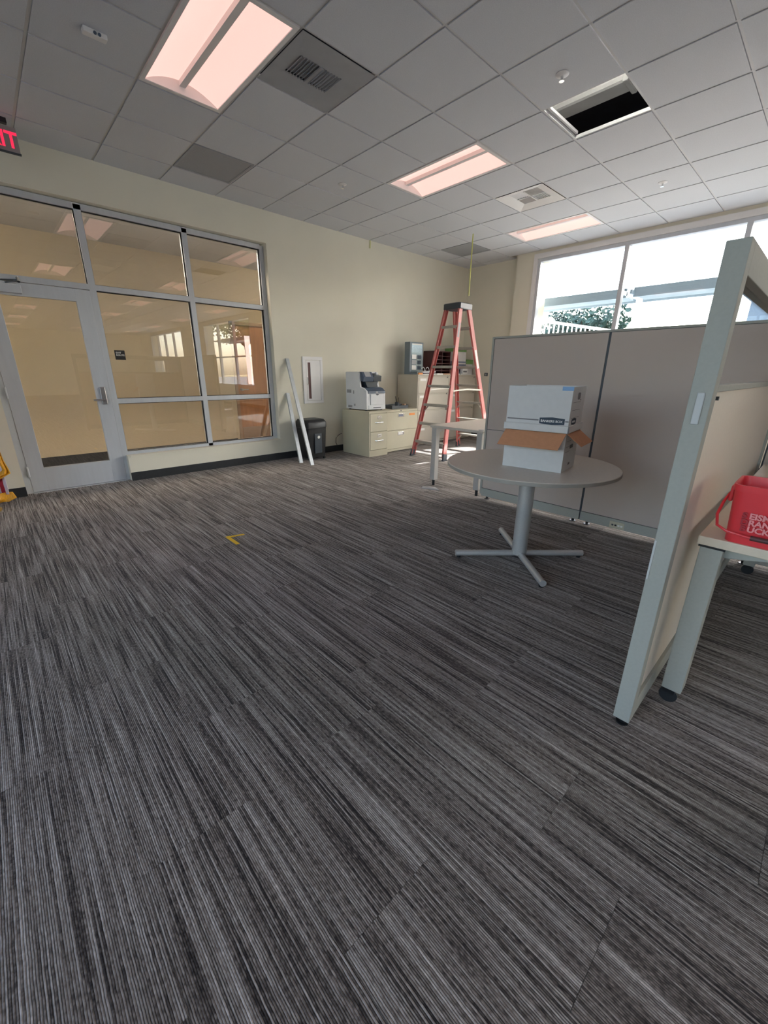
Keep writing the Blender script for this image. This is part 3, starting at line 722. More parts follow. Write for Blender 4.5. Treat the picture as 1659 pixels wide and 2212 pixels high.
# recessed fire cabinet
fc = thing('fire_cabinet', (3.10, 0, 0.81), 'white recessed wall cabinet with a tall dark slot window', 'wall cabinet')
mb = MB(); mb.box(2.92, 3.282, -0.016, -0.0005, 1.448, 1.497).box(2.92, 3.282, -0.016, -0.0005, 0.81, 0.85).box(2.92, 2.977, -0.016, -0.0005, 0.85, 1.448).box(3.238, 3.282, -0.016, -0.0005, 0.85, 1.448)
build(mb, 'frame', M['white_metal'], fc, bevel=0.002)
dr = build(MB().box(2.981, 3.010, -0.013, -0.004, 0.854, 1.444).box(3.057, 3.234, -0.013, -0.004, 0.854, 1.444).box(3.010, 3.057, -0.013, -0.004, 0.854, 0.88).box(3.010, 3.057, -0.013, -0.004, 1.413, 1.444), 'door', M['white_metal'], fc)
build(MB().box(3.010, 3.057, -0.008, -0.004, 0.88, 1.413), 'slot_pane', M['maroon'], dr, label='dark slot window')
build(MB().tube([(2.992, -0.012, 1.195), (2.985, -0.038, 1.19), (2.985, -0.038, 1.10), (2.992, -0.012, 1.095)], 0.0045, 8), 'pull_handle', M['steel'], dr, smooth=True)

# shredder / bin
sh = thing('paper_shredder', (2.87, -0.26, 0), 'black paper shredder bin behind the leaning studs', 'shredder')
def rrect(x0, x1, y0, y1, r, n=5):
    pts = []
    for (cxx, cyy, a0) in ((x1-r, y0+r, -90), (x1-r, y1-r, 0), (x0+r, y1-r, 90), (x0+r, y0+r, 180)):
        for k in range(n+1):
            a = math.radians(a0+90*k/n); pts.append((cxx+r*math.cos(a), cyy+r*math.sin(a)))
    return pts
def loft(levels, cap=True):
    mb = MB(); n = len(levels[0][0]); vs_ = []; fs = []
    for poly, z in levels: vs_ += [(p[0], p[1], z) for p in poly]
    for k in range(len(levels)-1):
        for i in range(n): fs.append((k*n+i, k*n+(i+1) % n, (k+1)*n+(i+1) % n, (k+1)*n+i))
    if cap: fs += [tuple(range(n))[::-1], tuple(range((len(levels)-1)*n, len(levels)*n))]
    return mb.add(vs_, fs)
build(loft([(rrect(2.70, 3.01, -0.40, -0.12, 0.03), 0.035), (rrect(2.68, 3.03, -0.42, -0.10, 0.03), 0.48)]), 'bin', M['black'], sh, smooth=True)
build(loft([(rrect(2.672, 3.038, -0.428, -0.095, 0.04), 0.483), (rrect(2.672, 3.038, -0.428, -0.095, 0.04), 0.56), (rrect(2.69, 3.02, -0.40, -0.11, 0.05), 0.60), (rrect(2.72, 2.99, -0.37, -0.14, 0.05), 0.607)]), 'cutter_head', M['black'], sh, smooth=True)
build(MB().box(2.75, 2.95, -0.27, -0.25, 0.606, 0.609), 'feed_slot', M['charcoal'], sh)
build(MB().box(2.80, 2.93, -0.427, -0.414, 0.10, 0.40), 'front_window', M['charcoal'], sh, bevel=0.008)
build(MB().cyl((2.872, -0.426, 0.345), (2.872, -0.434, 0.345), 0.022, n=16), 'badge', M['paper'], sh, label='round silver badge')
for x in (2.72, 2.99):
    for y in (-0.385, -0.14): build(MB().cyl((x-0.012, y, 0.018), (x+0.012, y, 0.018), 0.018, n=14).box(x-0.006, x+0.006, y-0.006, y+0.006, 0.02, 0.04), 'caster', M['rubber'], sh, smooth=True)
# power cord by the cabinet
tag(build(MB().tube([(3.60, -0.05, 0.30), (3.53, -0.04, 0.27), (3.49, -0.03, 0.22), (3.485, -0.03, 0.15), (3.51, -0.028, 0.11)], 0.005, 8), 'power_cord', M['cord'], smooth=True), 'dark power cord looping on the wall beside the putty filing cabinet', 'cord')

# 2-drawer vertical file cabinet
fcab = thing('filing_cabinet', (3.767, -0.46, 0), 'narrow two-drawer putty filing cabinet under the printer', 'filing cabinet', 'filing cabinets')
X0, X1, Y0, Y1, Z1 = 3.57, 3.965, -0.79, -0.12, 0.705
build(MB().box(X0, X1, Y0+0.02, Y1, 0.0, Z1).box(X0, X1, Y0, Y0+0.02, 0.0, 0.10).box(X0, X1, Y0, Y0+0.02, Z1-0.03, Z1).box(X0, X0+0.015, Y0, Y0+0.02, 0.10, Z1-0.03).box(X1-0.015, X1, Y0, Y0+0.02, 0.10, Z1-0.03), 'body', M['putty'], fcab)
for za, zb in ((0.108, 0.385), (0.392, 0.668)):
    d = build(MB().box(X0+0.02, X1-0.02, Y0-0.006, Y0+0.018, za, zb), 'drawer', M['putty'], fcab, bevel=0.003)
    xm = (X0+X1)/2
    build(MB().box(xm-0.03, xm+0.055, Y0-0.011, Y0-0.006, zb-0.085, zb-0.035), 'label_holder', M['chrome'], d, bevel=0.002)
    build(MB().box(xm-0.018, xm+0.04, Y0-0.0125, Y0-0.011, zb-0.075, zb-0.045), 'label_card', M['putty2'], d)
    build(MB().tube([(xm-0.075, Y0-0.006, zb-0.135), (xm-0.06, Y0-0.03, zb-0.135), (xm+0.07, Y0-0.03, zb-0.135), (xm+0.085, Y0-0.006, zb-0.135)], 0.008, 8), 'handle', M['chrome'], d, smooth=True)
# 2-drawer lateral cabinet
lcab = thing('filing_cabinet', (4.37, -0.4, 0), 'wide two-drawer putty lateral cabinet with an orange label', 'filing cabinet', 'filing cabinets')
X0, X1, Y0, Y1, Z1 = 3.985, 4.745, -0.72, -0.12, 0.695
build(MB().box(X0, X1, Y0+0.02, Y1, 0.02, Z1-0.03).box(X0, X1, Y0, Y0+0.02, 0.02, 0.055).box(X0+0.03, X1-0.03, Y0+0.05, Y1, 0.0, 0.02), 'body', M['putty'], lcab)
build(MB().box(X0, X1, Y0-0.004, Y1, Z1-0.03, Z1), 'top', M['putty'], lcab, bevel=0.003)
build(MB().cyl((4.33, Y0-0.004, Z1-0.015), (4.33, Y0-0.010, Z1-0.015), 0.010, n=14), 'lock', M['charcoal'], lcab)
for k, (za, zb) in enumerate(((0.06, 0.362), (0.368, 0.662))):
    d = build(MB().box(X0+0.008, X1-0.008, Y0-0.006, Y0+0.018, za, zb), 'drawer', M['putty'], lcab, bevel=0.003)
    build(MB().box(4.26, 4.41, Y0-0.013, Y0-0.006, zb-0.085, zb-0.03), 'label_pull', M['chrome'], d, bevel=0.003)
    build(MB().box(4.275, 4.375, Y0-0.0145, Y0-0.013, zb-0.075, zb-0.042), 'label_card', M['bluegrey'] if k else M['paper'], d)
    if k: build(MB().box(4.53, 4.67, Y0-0.0075, Y0-0.006, zb-0.07, zb-0.035), 'sticker', M['orange_label'], d, label='orange label')
# two tall 4-drawer lateral cabinets
for c, (X0, X1) in enumerate(((4.905, 5.765), (5.775, 6.62))):
    t = thing('filing_cabinet', ((X0+X1)/2, -0.3, 0), ['tall four-drawer lateral cabinet left of the pair behind the ladder', 'tall four-drawer lateral cabinet right of the pair, in the room corner'][c], 'filing cabinet', 'filing cabinets')
    Y0, Y1, Z1 = -0.56, -0.06, 1.25
    build(MB().box(X0, X1, Y0+0.02, Y1, 0.03, Z1-0.02).box(X0, X1, Y0, Y0+0.02, 0.03, 0.06).box(X0+0.03, X1-0.03, Y0+0.05, Y1, 0.0, 0.03).box(X0, X0+0.02, Y0, Y0+0.02, 0.06, Z1-0.02).box(X1-0.02, X1, Y0, Y0+0.02, 0.06, Z1-0.02), 'body', M['putty2'], t)
    build(MB().box(X0, X1, Y0-0.002, Y1, Z1-0.02, Z1), 'top', M['putty2'], t, bevel=0.003)
    for k in range(4):
        za, zb = 0.066+k*0.29, 0.066+k*0.29+0.283
        d = build(MB().box(X0+0.024, X1-0.024, Y0-0.004, Y0+0.016, za, zb-0.03).box(X0+0.024, X1-0.024, Y0+0.006, Y0+0.016, zb-0.03, zb-0.012).box(X0+0.024, X1-0.024, Y0-0.004, Y0+0.016, zb-0.012, zb), 'drawer', M['putty2'], t)
        build(MB().box(X0+0.06, X0+0.22, Y0-0.0055, Y0-0.004, zb-0.075, zb-0.035), 'label_card', M['paper'], d)
        build(MB().box(X1-0.05, X1-0.035, Y0+0.001, Y0+0.006, zb-0.029, zb-0.013), 'latch', M['charcoal'], d)

# printer
pr_ = thing('printer', (3.82, -0.42, 0.705), 'white multifunction printer with dark control panel on the filing cabinet', 'printer')
prof = [(-0.165, 0.72), (-0.165, 1.28), (-0.49, 1.28), (-0.50, 1.17), (-0.52, 1.06), (-0.60, 1.045), (-0.668, 1.0), (-0.675, 0.72)]
prof_in = [(-0.165, 0.72), (-0.165, 1.03), (-0.55, 1.03), (-0.60, 1.02), (-0.668, 0.985), (-0.675, 0.72)]
build(MB().prism(prof, 'x', 3.62, 3.652), 'side_panel', M['printer'], pr_, bevel=0.004)
build(MB().prism(prof, 'x', 3.988, 4.02), 'side_panel', M['printer'], pr_, bevel=0.004)
build(MB().prism(prof_in, 'x', 3.652, 3.988), 'body', M['printer'], pr_)
build(MB().box(3.652, 3.988, -0.36, -0.165, 1.03, 1.27), 'rear_body', M['printer'], pr_)
build(MB().box(3.625, 4.015, -0.46, -0.17, 1.262, 1.285), 'scanner_lid', M['printer'], pr_, bevel=0.006)
build(MB().prism([(-0.36, 1.03), (-0.36, 1.05), (-0.56, 1.055), (-0.61, 1.045), (-0.675, 1.0), (-0.682, 0.965), (-0.665, 0.965), (-0.64, 1.0), (-0.56, 1.03)], 'x', 3.655, 4.012), 'output_tray', M['navy'], pr_, bevel=0.004)
build(MB().prism([(-0.38, 1.265), (-0.38, 1.16), (-0.56, 1.14), (-0.575, 1.20), (-0.52, 1.285), (-0.46, 1.285)], 'x', 3.645, 3.86), 'control_panel', M['navy'], pr_, bevel=0.006)
build(MB().prism([(-0.38, 1.245), (-0.38, 1.16), (-0.56, 1.14), (-0.57, 1.225), (-0.50, 1.245)], 'x', 3.862, 4.03), 'scanner_front', M['charcoal'], pr_, bevel=0.006)
build(MB().add([(3.69, -0.526, 1.282), (3.81, -0.526, 1.282), (3.81, -0.570, 1.216), (3.69, -0.570, 1.216), (3.69, -0.522, 1.279), (3.81, -0.522, 1.279), (3.81, -0.566, 1.213), (3.69, -0.566, 1.213)], [(0, 1, 2, 3), (4, 7, 6, 5), (0, 4, 5, 1), (1, 5, 6, 2), (2, 6, 7, 3), (3, 7, 4, 0)]), 'touch_screen', M['vent'], pr_)
build(MB().prism([(3.72, 1.15), (4.0, 1.15), (3.96, 1.04), (3.78, 1.04)], 'y', -0.52, -0.36), 'neck', M['charcoal'], pr_)
build(MB().box(3.70, 3.965, -0.684, -0.674, 0.795, 0.955), 'front_door', M['printer'], pr_, bevel=0.003)
build(MB().prism([(3.80, 0.955), (3.87, 0.955), (3.85, 0.938), (3.82, 0.938)], 'y', -0.687, -0.684), 'door_pull', M['charcoal'], pr_)
tr_ = build(MB().box(3.66, 3.985, -0.684, -0.674, 0.722, 0.785), 'paper_drawer', M['printer'], pr_, bevel=0.003)
build(MB().box(3.75, 3.91, -0.686, -0.684, 0.745, 0.757), 'drawer_slot', M['charcoal'], tr_)
build(MB().box(3.80, 3.85, -0.6845, -0.681, 0.978, 0.992), 'badge', M['paper'], pr_)
for (a, b_, c, d) in ((-0.40, -0.30, 0.94, 0.985), (-0.36, -0.20, 1.06, 1.085)): pass
for (a, b_, c, d) in ((-0.30, -0.19, 0.965, 1.015), (-0.37, -0.35, 0.955, 1.005), (-0.32, -0.22, 0.74, 0.775), (-0.40, -0.37, 0.765, 0.80)):
    build(MB().box(3.616, 3.62, a, b_, c, d), 'vent_grille', M['vent'], pr_)
for x in (3.66, 3.98):
    for y in (-0.62, -0.22): build(MB().cyl((x, y, 0.705), (x, y, 0.722), 0.018, n=12), 'foot', M['charcoal'], pr_)

# desk organiser tray on the lateral cabinet
dt = thing('desk_tray', (4.48, -0.47, 0.695), 'dark plastic desk tray of small items on the low lateral cabinet', 'desk tray')
build(MB().box(4.28, 4.68, -0.56, -0.38, 0.695, 0.703).box(4.28, 4.288, -0.56, -0.38, 0.703, 0.75).box(4.672, 4.68, -0.56, -0.38, 0.703, 0.75).box(4.28, 4.68, -0.56, -0.552, 0.703, 0.745).box(4.28, 4.68, -0.388, -0.38, 0.703, 0.76), 'tray', M['charcoal'], dt)
tag(build(MB().box(4.30, 4.40, -0.53, -0.42, 0.7035, 0.74).box(4.31, 4.37, -0.51, -0.44, 0.74, 0.755), 'tape_dispenser', M['black'], bevel=0.004), 'black tape dispenser in the desk tray', 'tape dispenser')
cup = thing('pen_cup', (4.50, -0.46, 0.7035), 'dark pen cup standing in the desk tray', 'pen cup')
build(MB().lathe([(0.032, 0.0), (0.036, 0.09), (0.033, 0.09), (0.029, 0.004)], (4.50, -0.46, 0.7035), 20), 'cup', M['charcoal'], cup, smooth=True)
for k, (dx, dy, h) in enumerate(((-0.012, 0.006, 0.19), (0.012, -0.005, 0.17), (0.0, 0.012, 0.15))):
    tag(build(MB().cyl((4.50+dx*0.3, -0.46+dy*0.3, 0.712), (4.50+dx*2.4, -0.46+dy*2.4, 0.7035+h), 0.004, n=8), 'pen', M['black']), ['black pen leaning left in the pen cup', 'black pen leaning right in the pen cup', 'short black pen at the back of the pen cup'][k], 'pen', 'pens in the cup')
tag(build(MB().box(4.56, 4.62, -0.53, -0.43, 0.7035, 0.735).box(4.57, 4.61, -0.52, -0.44, 0.735, 0.742), 'stapler', M['bluegrey'], bevel=0.003), 'grey-blue stapler in the desk tray', 'stapler')
tag(build(MB().box(4.625, 4.665, -0.52, -0.45, 0.7035, 0.765), 'sticky_note_block', M['tan'], bevel=0.002), 'small tan note block at the right of the desk tray', 'note block')

# items on top of the tall cabinets (z = 1.25)
ZC = 1.25
pd = thing('poster_display', (5.10, -0.31, ZC), 'blue-grey upright display case with a photo poster on the tall cabinet', 'display case')
build(MB().box(4.925, 5.275, -0.33, -0.20, ZC, 1.79), 'case', M['posterframe'], pd, bevel=0.006)
build(MB().box(4.965, 5.24, -0.334, -0.33, ZC+0.03, 1.765), 'poster', M['poster'], pd)
build(MB().box(4.975, 5.23, -0.3355, -0.334, 1.745, 1.765), 'title_strip', M['paper'], pd)
for k, z in enumerate((1.51, 1.42, 1.33)):
    build(MB().box(4.98, 5.09, -0.3355, -0.334, z, z+0.075), 'photo', M['vent'] if k % 2 else M['paper'], pd)
    build(MB().box(5.12, 5.215, -0.3355, -0.334, z+0.005, z+0.065), 'caption', M['logo'], pd)
og = thing('mail_organizer', (5.72, -0.28, ZC), 'dark maroon wooden pigeonhole organiser on the tall cabinet', 'organizer')
x0, x1, y0, y1, z1 = 5.50, 5.985, -0.40, -0.14, 1.665
build(MB().box(x0, x0+0.012, y0, y1, ZC, z1), 'side', M['maroon'], og); build(MB().box(x1-0.012, x1, y0, y1, ZC, z1), 'side', M['maroon'], og)
build(MB().box(x0, x1, y0, y1, z1-0.012, z1), 'top', M['maroon'], og); build(MB().box(x0, x1, y1-0.008, y1, ZC, z1-0.012), 'back', M['maroon'], og)
build(MB().box((x0+x1)/2-0.005, (x0+x1)/2+0.005, y0, y1-0.008, ZC, z1-0.012), 'divider', M['maroon'], og)
for k in range(6):
    for a, b_ in ((x0+0.012, (x0+x1)/2-0.005), ((x0+x1)/2+0.005, x1-0.012)):
        build(MB().box(a, b_, y0, y1-0.008, ZC+0.065*k, ZC+0.065*k+0.008), 'shelf', M['maroon'], og)
tr2 = thing('wire_basket', (5.22, -0.45, ZC), 'white wire basket with two loop handles at the cabinet edge', 'basket')
build(MB().box(5.06, 5.40, -0.53, -0.40, ZC, ZC+0.008), 'base', M['paper'], tr2)
for z in (0.03, 0.055): build(MB().tube([(5.06, -0.53, ZC+z), (5.40, -0.53, ZC+z), (5.40, -0.40, ZC+z), (5.06, -0.40, ZC+z), (5.06, -0.53, ZC+z)], 0.008, 6), 'rail', M['white_rail'], tr2)
for x in (5.10, 5.22): build(MB().tube([(x+0.05*(1-math.cos(a)), -0.45, ZC+0.05+0.075*math.sin(a)) for a in [math.pi*k/10 for k in range(11)]], 0.005, 6), 'handle', M['white_rail'], tr2, smooth=True)
def carton(name, x0, x1, y0, y1, z0, z1, m, label, lid=None, extra=None):
    t = thing(name, ((x0+x1)/2, (y0+y1)/2, z0), label, 'box', 'boxes on the tall cabinets')
    zz = z1-(0.085 if lid else 0)
    build(MB().box(x0, x1, y0, y1, z0, zz), 'carton', m, t, bevel=0.002)
    if lid: build(MB().box(x0-0.004, x1+0.004, y0-0.004, y1+0.004, zz, z1), 'lid', lid, t, bevel=0.002)
    else: build(MB().box(x0+0.02, x1-0.02, y0-0.0012, y0, z0+(zz-z0)*0.35, z0+(zz-z0)*0.6), 'print_band', M['print_grey'] if extra is None else extra, t)
    return t
carton('carton', 6.00, 6.10, -0.42, -0.2, ZC, 1.34, M['tan'], 'small tan box beside the maroon organiser')
carton('carton', 6.00, 6.12, -0.40, -0.2, 1.34, 1.45, M['charcoal'], 'small dark box stacked on the tan box', extra=M['maroon'])
carton('carton', 6.14, 6.55, -0.40, -0.12, ZC, 1.42, M['bluegrey'], 'blue-grey box at the bottom of the stack behind the ladder', extra=M['logo'])
carton('paper_ream', 6.30, 6.46, -0.47, -0.41, ZC, 1.375, M['paper'], 'white wrapped paper pack standing before the blue-grey box')
carton('carton', 6.15, 6.52, -0.38, -0.12, 1.42, 1.50, M['bluegrey'], 'flat blue-grey carton in the middle of the stack', extra=M['paper'])
carton('carton', 6.16, 6.50, -0.38, -0.12, 1.50, 1.76, M['card_white'], 'white box with a green lid topping the cabinet stack', lid=M['green'])
carton('carton', 6.565, 6.80, -0.34, -0.10, ZC, 1.54, M['card_white'], 'white box with a green lid nearest the room corner', lid=M['green'])
for k, (a, b_, m, lb) in enumerate(((5.43, 5.60, 'paper', 'cream booklet at the cabinet edge below the organiser'), (5.61, 5.80, 'tan', 'tan booklet at the cabinet edge below the organiser'), (5.84, 6.10, 'paper', 'white booklet at the cabinet edge beside the ladder rail'), (6.13, 6.42, 'card_white', 'long white booklet at the cabinet edge near the corner'))):
    tag(build(MB().box(a, b_, -0.555, -0.48, ZC, ZC+0.022), 'booklet', M[m], bevel=0.001), lb, 'booklet', 'booklets along the cabinet edge')
tag(build(MB().box(4.93, 5.03, -0.555, -0.53, ZC, ZC+0.03), 'orange_tag', M['orange_label']), 'orange tag at the top left corner of the tall cabinet', 'tag')
# thermostat plate
t = thing('wall_switch', (6.9, -0.62, 1.25), 'small dark switch plate on the corner wall', 'switch')
build(MB().box(6.892, 6.8995, -0.66, -0.58, 1.225, 1.29), 'plate', M['charcoal'], t, bevel=0.003)
build(MB().box(6.888, 6.892, -0.635, -0.605, 1.24, 1.275), 'button', M['vent'], t)

# ================================================================== LADDER
ld = thing('step_ladder', (4.86, -1.41, 0), 'tall red fibreglass step ladder standing open in the corner', 'ladder')
ZT = 2.205
F = {('f', 1): (Vector((4.215, -1.12, 0.03)), Vector((4.70, -1.275, ZT))), ('f', -1): (Vector((4.25, -1.755, 0.03)), Vector((4.70, -1.555, ZT))),
     ('r', 1): (Vector((5.50, -1.06, 0.03)), Vector((4.90, -1.275, ZT))), ('r', -1): (Vector((5.53, -1.72, 0.03)), Vector((4.90, -1.555, ZT)))}
def at(p, q, z): return p+(q-p)*((z-p.z)/(q.z-p.z))
for (s, d), (p, q) in F.items():
    inw = Vector((0, -d, 0))
    rail = MB()
    # channel section: web plus two flanges turned inwards
    a = (q-p).normalized(); fw = a.cross(Vector((0, 1, 0))).normalized()
    rail.bar(p, q, 0.075, 0.006, up=(0, 1, 0))
    for e in (-1, 1): rail.bar(p+fw*(e*0.034)+inw*0.014, q+fw*(e*0.034)+inw*0.014, 0.006, 0.028, up=(0, 1, 0))
    ro = build(rail, 'rail', M['red_fib'], ld)
    build(MB().bar(at(p, q, 0.0), at(p, q, 0.10), 0.08, 0.03, up=(0, 1, 0)).box(p.x-0.045, p.x+0.045, p.y-0.02, p.y+0.02, 0.0, 0.014), 'foot', M['charcoal'], ro)
zs = [0.25+0.282*k for k in range(7)]
for s in ('f', 'r'):
    for k, z in enumerate(zs):
        A = at(*F[(s, 1)], z); B = at(*F[(s, -1)], z); sg = 1 if s == 'f' else -1
        st = build(MB().box(min(A.x, B.x)-0.036, max(A.x, B.x)+0.036, B.y+0.008, A.y-0.008, z-0.006, z+0.006).box(A.x-0.036*sg-0.003, A.x-0.036*sg+0.003, B.y+0.008, A.y-0.008, z-0.032, z), 'step', M['step'], ld)
        if k in (0, 2):
            for (P, dd) in ((A, -1), (B, 1)):
                build(MB().bar(P+Vector((0, dd*0.012, -0.11)), P+Vector((0, dd*0.11, -0.01)), 0.022, 0.005, up=(1, 0, 0)), 'knee_brace', M['step'], st)
cap = build(loft([(rrect(4.645, 4.955, -1.575, -1.255, 0.03), ZT-0.03), (rrect(4.645, 4.955, -1.575, -1.255, 0.03), ZT+0.045), (rrect(4.66, 4.94, -1.56, -1.27, 0.03), ZT+0.055)]), 'top_cap', M['charcoal'], ld, smooth=True)
build(MB().box(4.66, 4.94, -1.5775, -1.575, ZT-0.02, ZT+0.04), 'cap_label', M['vent'], cap)
for d in (1, -1):
    A = at(*F[('f', d)], 1.02); B = at(*F[('r', d)], 1.02); mid = (A+B)/2+Vector((0, 0, 0.02))
    build(MB().bar(A, mid, 0.022, 0.005, up=(0, 1, 0)).bar(mid, B, 0.022, 0.005, up=(0, 1, 0)), 'spreader', M['step'], ld)
p, q = F[('r', -1)]
build(MB().bar(at(p, q, 1.35)+Vector((0, -0.0045, 0)), at(p, q, 1.62)+Vector((0, -0.0045, 0)), 0.045, 0.001, up=(0, 1, 0)), 'warning_label', M['paper'], ld, label='white warning label')
p, q = F[('f', -1)]
build(MB().bar(at(p, q, 1.78)+Vector((0, -0.0045, 0)), at(p, q, 1.98)+Vector((0, -0.0045, 0)), 0.04, 0.001, up=(0, 1, 0)), 'warning_label', M['vent'], ld)

# ================================================================== PARTITIONS
def fabric_panel(y0, y1, label, split=None, outlet=None, end=False):
    t = thing('partition_panel', (3.03, (y0+y1)/2, 0), label, 'partition', 'taupe fabric partition run')
    X0, X1 = 3.0, 3.055; g = 0.006
    zs_ = [(0.118, 1.585)] if not split else [(0.118, split-0.002), (split+0.002, 1.585)]
    build(MB().box(X0+0.006, X1-0.006, y0-0.003, y1+0.0025, 0.035, 1.59), 'core', M['charcoal'], t)
    for a, b_ in zs_:
        build(MB().box(X0, X0+0.006, y0+g, y1-g, a, b_), 'fabric', M['fabric'], t, bevel=0.002)
        build(MB().box(X1-0.006, X1, y0+g, y1-g, a, b_), 'fabric', M['fabric'], t, bevel=0.002)
    build(MB().box(X0-0.001, X1+0.001, y0-0.003, y1+0.0025, 1.588, 1.605), 'top_cap', M['pframe'], t, bevel=0.002)
    kr = build(MB().box(X0-0.004, X1+0.004, y0+0.002, y1-0.002, 0.032, 0.114), 'base_raceway', M['pframe'], t, bevel=0.002)
    if outlet:
        op = build(MB().box(X0-0.010, X0-0.004, outlet-0.06, outlet+0.055, 0.038, 0.094), 'outlet_plate', M['putty'], kr, bevel=0.002)
        for k, dy in enumerate((-0.04, -0.018, 0.006, 0.03)): build(MB().box(X0-0.011, X0-0.010, outlet+dy-0.008, outlet+dy+0.008, 0.058, 0.072), 'outlet_port', M['black'] if k in (2,) else (M['paper'] if k < 2 else M['charcoal']), op)
    for y in (y0+0.06, y1-0.06): build(MB().cyl((3.028, y, 0.0), (3.028, y, 0.035), 0.012, n=12).cyl((3.028, y, 0.0), (3.028, y, 0.006), 0.026, n=16), 'levelling_foot', M['black'], t)
    if end: build(MB().box(X0-0.003, X1+0.003, y1-0.002, y1+0.02, 0.05, 1.605), 'end_post', M['pframe'], t, bevel=0.002)
    return t
fabric_panel(-4.305, -3.265, 'taupe fabric partition panel at the open end, behind the round table', split=0.735, end=True)
fabric_panel(-5.335, -4.311, 'taupe fabric partition panel with a power outlet, right of the dark joint', outlet=-4.62)
fabric_panel(-6.60, -5.400, 'taupe fabric partition panel beyond the near white panel')
# near panel with glazed top
np_ = thing('partition_panel', (1.9, -5.366, 0), 'near grey-green framed partition panel with a glazed top strip', 'partition')
YA, YB, XA, XB = -5.393, -5.338, 0.833, 2.995
build(MB().box(XA, XA+0.055, YA, YB, 0.03, 1.605), 'end_post', M['pframe'], np_, bevel=0.002)
build(MB().box(XB-0.04, XB, YA, YB, 0.03, 1.605), 'end_post', M['pframe'], np_, bevel=0.002)
build(MB().box(XA+0.055, XB-0.04, YA, YB, 1.525, 1.605), 'top_rail', M['pframe'], np_, bevel=0.002)
build(MB().box(XA+0.055, XB-0.04, YA, YB, 1.225, 1.245), 'ledge_rail', M['pframe'], np_, bevel=0.002)
build(MB().box(XA+0.055, XB-0.04, YA, YB, 0.035, 0.118), 'base_raceway', M['pframe'], np_, bevel=0.002)
build(MB().box(XA+0.055, XB-0.04, YA+0.012, YA+0.02, 0.118, 1.225), 'laminate_panel', M['laminate'], np_)
build(MB().box(XA+0.055, XB-0.04, YB-0.01, YB-0.002, 0.118, 1.225), 'fabric', M['fabric'], np_)
build(MB().box(XA+0.055, XB-0.04, YA+0.025, YA+0.030, 1.245, 1.525), 'pane', M['glass_ext'], np_)
build(MB().box(XA-0.006, XA, -5.376, -5.357, 1.135, 1.225), 'slot_cover', M['slot'], np_, bevel=0.003)
build(MB().box(XA-0.004, XA, -5.345, -5.339, 0.62, 0.76), 'slot_strip', M['slot'], np_)
build(MB().cyl((XA+0.03, -5.366, 0.0), (XA+0.03, -5.366, 0.035), 0.012, n=12).cyl((XA+0.03, -5.366, 0), (XA+0.03, -5.366, 0.006), 0.022, n=16), 'levelling_foot', M['black'], np_)
build(MB().cyl((0.965, YA+0.012, 1.205), (0.965, YA+0.004, 1.205), 0.006, n=10), 'screw', M['charcoal'], np_)
build(MB().box(1.62, 1.70, YA-0.004, YA, 0.05, 0.10), 'outlet_plate', M['black'], np_)

# ================================================================== DESKS
fd = thing('desk', (3.7, -2.87, 0), 'beige worktop desk beside the ladder, on a square grey leg', 'desk', 'cubicle desks')
build(MB().box(3.0, 4.45, -3.225, -2.51, 0.682, 0.71), 'worktop', M['worktop'], fd, bevel=0.003)
lg = build(MB().box(3.005, 3.07, -2.60, -2.535, 0.07, 0.682), 'leg', M['silver'], fd, bevel=0.003)
build(MB().cyl((3.037, -2.567, 0.0), (3.037, -2.567, 0.07), 0.016, n=14), 'glide', M['black'], lg)
build(MB().prism([(3.07, 0.682), (3.22, 0.682), (3.07, 0.60)], 'y', -2.575, -2.56), 'gusset', M['silver'], lg)
lg = build(MB().box(3.005, 3.07, -3.215, -3.15, 0.07, 0.682), 'leg', M['silver'], fd, bevel=0.003)
build(MB().cyl((3.037, -3.182, 0.0), (3.037, -3.182, 0.07), 0.016, n=14), 'glide', M['black'], lg)
for y0, y1 in ((-2.60, -2.535), (-3.215, -3.15)):
    lg = build(MB().box(4.37, 4.435, y0, y1, 0.07, 0.682), 'leg', M['silver'], fd, bevel=0.003)
    build(MB().cyl((4.40, (y0+y1)/2, 0.0), (4.40, (y0+y1)/2, 0.07), 0.016, n=14), 'glide', M['black'], lg)
build(MB().cyl((3.05, -3.17, 0.7095), (3.05, -3.17, 0.714), 0.03, n=20), 'grommet', M['vent'], fd)
# floor plate by the desk leg
tag(build(loft([([(2.80, -2.58), (2.89, -2.52), (2.97, -2.66), (2.90, -2.78)], 0.0005), ([(2.815, -2.585), (2.89, -2.535), (2.955, -2.66), (2.895, -2.765)], 0.008), ([(2.86, -2.63), (2.89, -2.61), (2.91, -2.66), (2.89, -2.69)], 0.014)]), 'floor_box_cover', M['vent']), 'flat grey metal floor cover in front of the desk leg', 'floor cover')
nd = thing('desk', (2.0, -5.78, 0), 'pale desk against the near partition, carrying the red bucket', 'desk', 'cubicle desks')
build(MB().box(1.085, 2.90, -6.14, -5.415, 0.70, 0.732), 'worktop', M['worktop2'], nd, bevel=0.003)
lg = build(MB().box(1.10, 1.175, -5.492, -5.425, 0.065, 0.690), 'leg', M['pframe'], nd, bevel=0.003)
build(MB().box(1.095, 1.18, -5.497, -5.42, 0.690, 0.70), 'leg_cap', M['black'], lg)
build(MB().prism([(-5.492, 0.695), (-5.66, 0.695), (-5.66, 0.68), (-5.492, 0.645)], 'x', 1.16, 1.175), 'gusset', M['pframe'], lg)
